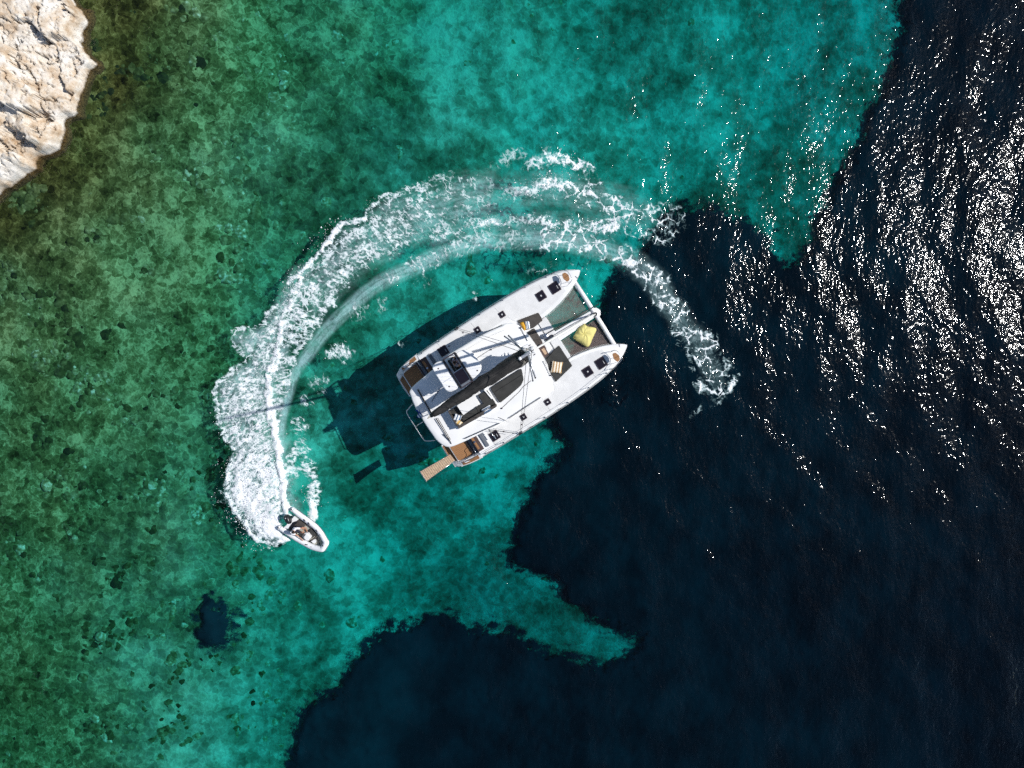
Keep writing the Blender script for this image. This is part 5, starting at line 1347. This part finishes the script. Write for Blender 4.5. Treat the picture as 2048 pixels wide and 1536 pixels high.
# moulded hull and floor
fl_o = [D(640, 430, .2), D(900, 570, .2), D(1160, 750, .2), D(1320, 920, .2), D(1420, 1110, .2), D(1350, 1230, .2), D(1180, 1230, .2), D(980, 1120, .2), D(760, 980, .2), D(420, 740, .2)]
poly = [(p.x, p.y) for p in fl_o]
cxy = (sum(p[0] for p in poly) / len(poly), sum(p[1] for p in poly) / len(poly))
MB().prism([(cxy[0] + (p[0] - cxy[0]) * .75, cxy[1] + (p[1] - cxy[1]) * .55) for p in poly], -.18, .16, top=[(cxy[0] + (p[0] - cxy[0]) * 1.06, cxy[1] + (p[1] - cxy[1]) * 1.06) for p in poly]).build('hull', M['gel'], dingy, bevel=.03)
MB().prism(poly, .165, .19).build('floor', M['dfloor'], dingy)
def dpad(pts, z0, z1, mat, name, r=.03, bev=.02, par=None):
    q = [D(a, b, z1) for a, b in pts]
    return MB().prism(roundpoly([(p.x, p.y) for p in q], r), z0, z1).build(name, mat, par or dingy, bevel=bev)
dpad([(640, 440), (740, 530), (480, 770), (360, 740), (420, 690)], .17, .55, M['gel'], 'transom', .03, .02)
dpad([(745, 530), (930, 650), (880, 740), (760, 790), (560, 840), (510, 760)], .19, .48, M['cush2'], 'stern_seat', .05, .04)
dpad([(600, 600), (700, 560), (730, 600), (560, 770), (500, 740)], .5, .58, M['black'], 'engine_well', .04, .02)
dpad([(1090, 770), (1210, 880), (1230, 950), (1110, 1020), (1000, 870)], .19, .40, M['cush'], 'side_seat', .05, .04)
dpad([(510, 840), (560, 830), (740, 1010), (700, 1040), (620, 1000)], .40, .52, M['gel'], 'seat_side', .02, .02)
con = dpad([(860, 990), (920, 880), (1000, 890), (1085, 1000), (1010, 1095), (960, 1085)], .19, .72, M['gel'], 'console', .06, .04)
dpad([(900, 960), (930, 900), (960, 905), (900, 1020), (880, 1000)], .72, .76, M['grey'], 'console_panel', .02, .01, con)
wc = D(862, 930, .88)
wh = MB(); wh.tube([(wc.x + .07 * math.sin(a), wc.y + .18 * math.cos(a), wc.z + .16 * math.sin(a)) for a in np.linspace(0, 2 * pi, 25)], .016, 6, cap=False)
wh.tube([(wc.x, wc.y - .18, wc.z), (wc.x, wc.y + .18, wc.z)], .012, 6); wh.tube([(wc.x, wc.y, wc.z), (wc.x + .18, wc.y, wc.z - .2)], .025, 6)
wh.build('steering_wheel', M['cush'], con, smooth=True)
a, b = D(1055, 1110, .5), D(1245, 975, .5)
MB().tube([a, b], .045, 8).build('thwart', M['cush2'], dingy, smooth=True)
dpad([(1090, 1110), (1180, 1050), (1235, 1110), (1190, 1170)], .19, .44, M['gel'], 'bow_locker', .03, .03)
for q in ([(1230, 1000), (1260, 1080), (1320, 1190)], [(1260, 990), (1300, 1080), (1330, 1180)], [(1230, 1000), (1300, 1080)], [(1255, 1085), (1300, 1140)]):
    MB().tube([D(x_, y_, .35) for x_, y_ in q], .016, 5).build('bow_rope', M['rope_dark'], dingy)
p = D(1408, 1226, .80); MB().tube([p + Vector((-.05, 0, -.03)), p + Vector((.04, 0, .0))], .035, 8).build('towing_eye', M['black'], dingy)
MB().tube([p, D(1480, 1290, .4)], .012, 5).build('painter', M['rope_dark'], dingy)
# carry handles along the tubes
for zx, zy, a0 in ((925, 540, -52), (1040, 625, -52), (1248, 818, -58), (1340, 930, -70), (968, 1190, -5), (1105, 1250, -8)):
    p = D(zx, zy, .62); w_ = R_(a0) - dax; d = Vector((math.cos(w_), math.sin(w_), 0)) * .085
    h_ = MB().tube([p - d, p - d * .6 + Vector((0, 0, .025)), p + d * .6 + Vector((0, 0, .025)), p + d], .034, 6).build('carry_handle', M['cush2'], tb_, smooth=True)
# outboard engine
ec = D(440, 520, .95)
eng = MB(); w_ = R_(-62) - dax
ol = [(.31 * math.cos(t) * (1.2 if math.cos(t) > 0 else 1.0), .19 * math.sin(t)) for t in np.linspace(0, 2 * pi, 20, endpoint=False)]
ol = [(x_ * math.cos(w_) - y_ * math.sin(w_), x_ * math.sin(w_) + y_ * math.cos(w_)) for x_, y_ in ol]
v = []; f = []; n = len(ol); rings = [(.8, -.22), (1, -.15), (1.02, .05), (.96, .16), (.78, .23), (.4, .26)]
for sc, z in rings: v += [(ec.x + x_ * sc, ec.y + y_ * sc, .75 + z) for x_, y_ in ol]
v.append((ec.x, ec.y, .75 + .265))
for q in range(len(rings) - 1):
    for k in range(n): f.append((q * n + k, q * n + (k + 1) % n, (q + 1) * n + (k + 1) % n, (q + 1) * n + k))
for k in range(n): f.append(((len(rings) - 1) * n + k, (len(rings) - 1) * n + (k + 1) % n, len(v) - 1))
f.append(tuple(range(n))[::-1])
cowl = eng.add(v, f).build('outboard_cowl', M['black'], dingy, smooth=True)
MB().disc((ec.x + ol[10][0] * .3, ec.y + ol[10][1] * .3, 1.0), .03, .02, 10).build('cowl_badge', M['flag_white'], cowl)
MB().tube([(ec.x, ec.y, .6), (ec.x - .03, ec.y, -.3)], [.09, .06], 10).build('outboard_leg', M['black'], dingy, smooth=True)
br = D(560, 600, .6); MB().tube([(ec.x, ec.y, .58), (br.x, br.y, .55)], .07, 8).build('engine_bracket', M['black'], dingy, smooth=True)
pr_ = MB()
for k in range(3):
    a = k * 2 * pi / 3
    pr_.add([(ec.x - .14, ec.y, -.28), (ec.x - .16, ec.y + .12 * math.cos(a - .35), -.28 + .12 * math.sin(a - .35)), (ec.x - .12, ec.y + .14 * math.cos(a), -.28 + .14 * math.sin(a)), (ec.x - .10, ec.y + .12 * math.cos(a + .35), -.28 + .12 * math.sin(a + .35))], [(0, 1, 2, 3)])
pr_.build('propeller', M['steel'], dingy)
# driver of the dinghy
sp0 = D(690, 790, .6); sp0.z = .50
droot = empty('person', DW @ sp0, dax)
tag(droot, 'person in a white shirt sitting at the wheel of the inflatable dinghy', 'person')
def rel(zx, zy, z):
    q = D(zx, zy, z); return tuple(q - sp0)
J = dict(pelvis=(-.10, .02, .10), belly=(-.09, .02, .27), chest=(-.05, .02, .46), neck=(.0, .01, .60), head0=(.03, .01, .67), head1=(.05, .01, .76), head2=(.06, .01, .84),
         shL=(-.03, .21, .53), elL=rel(880, 760, .82), wrL=rel(875, 855, .90), shR=(-.03, -.19, .53), elR=rel(735, 955, .86), wrR=rel(830, 1050, .74),
         hiL=(-.03, .11, .08), knL=rel(935, 740, .62), anL=rel(990, 850, .30), toL=rel(1060, 880, .24), hiR=(-.03, -.09, .08), knR=rel(890, 880, .60), anR=rel(950, 890, .28), toR=rel(985, 905, .23))
b_, h1, h2 = person(droot, J, M['shirt']); head_bits(droot, h1, h2, (1, 0, -.15), M['hair'])
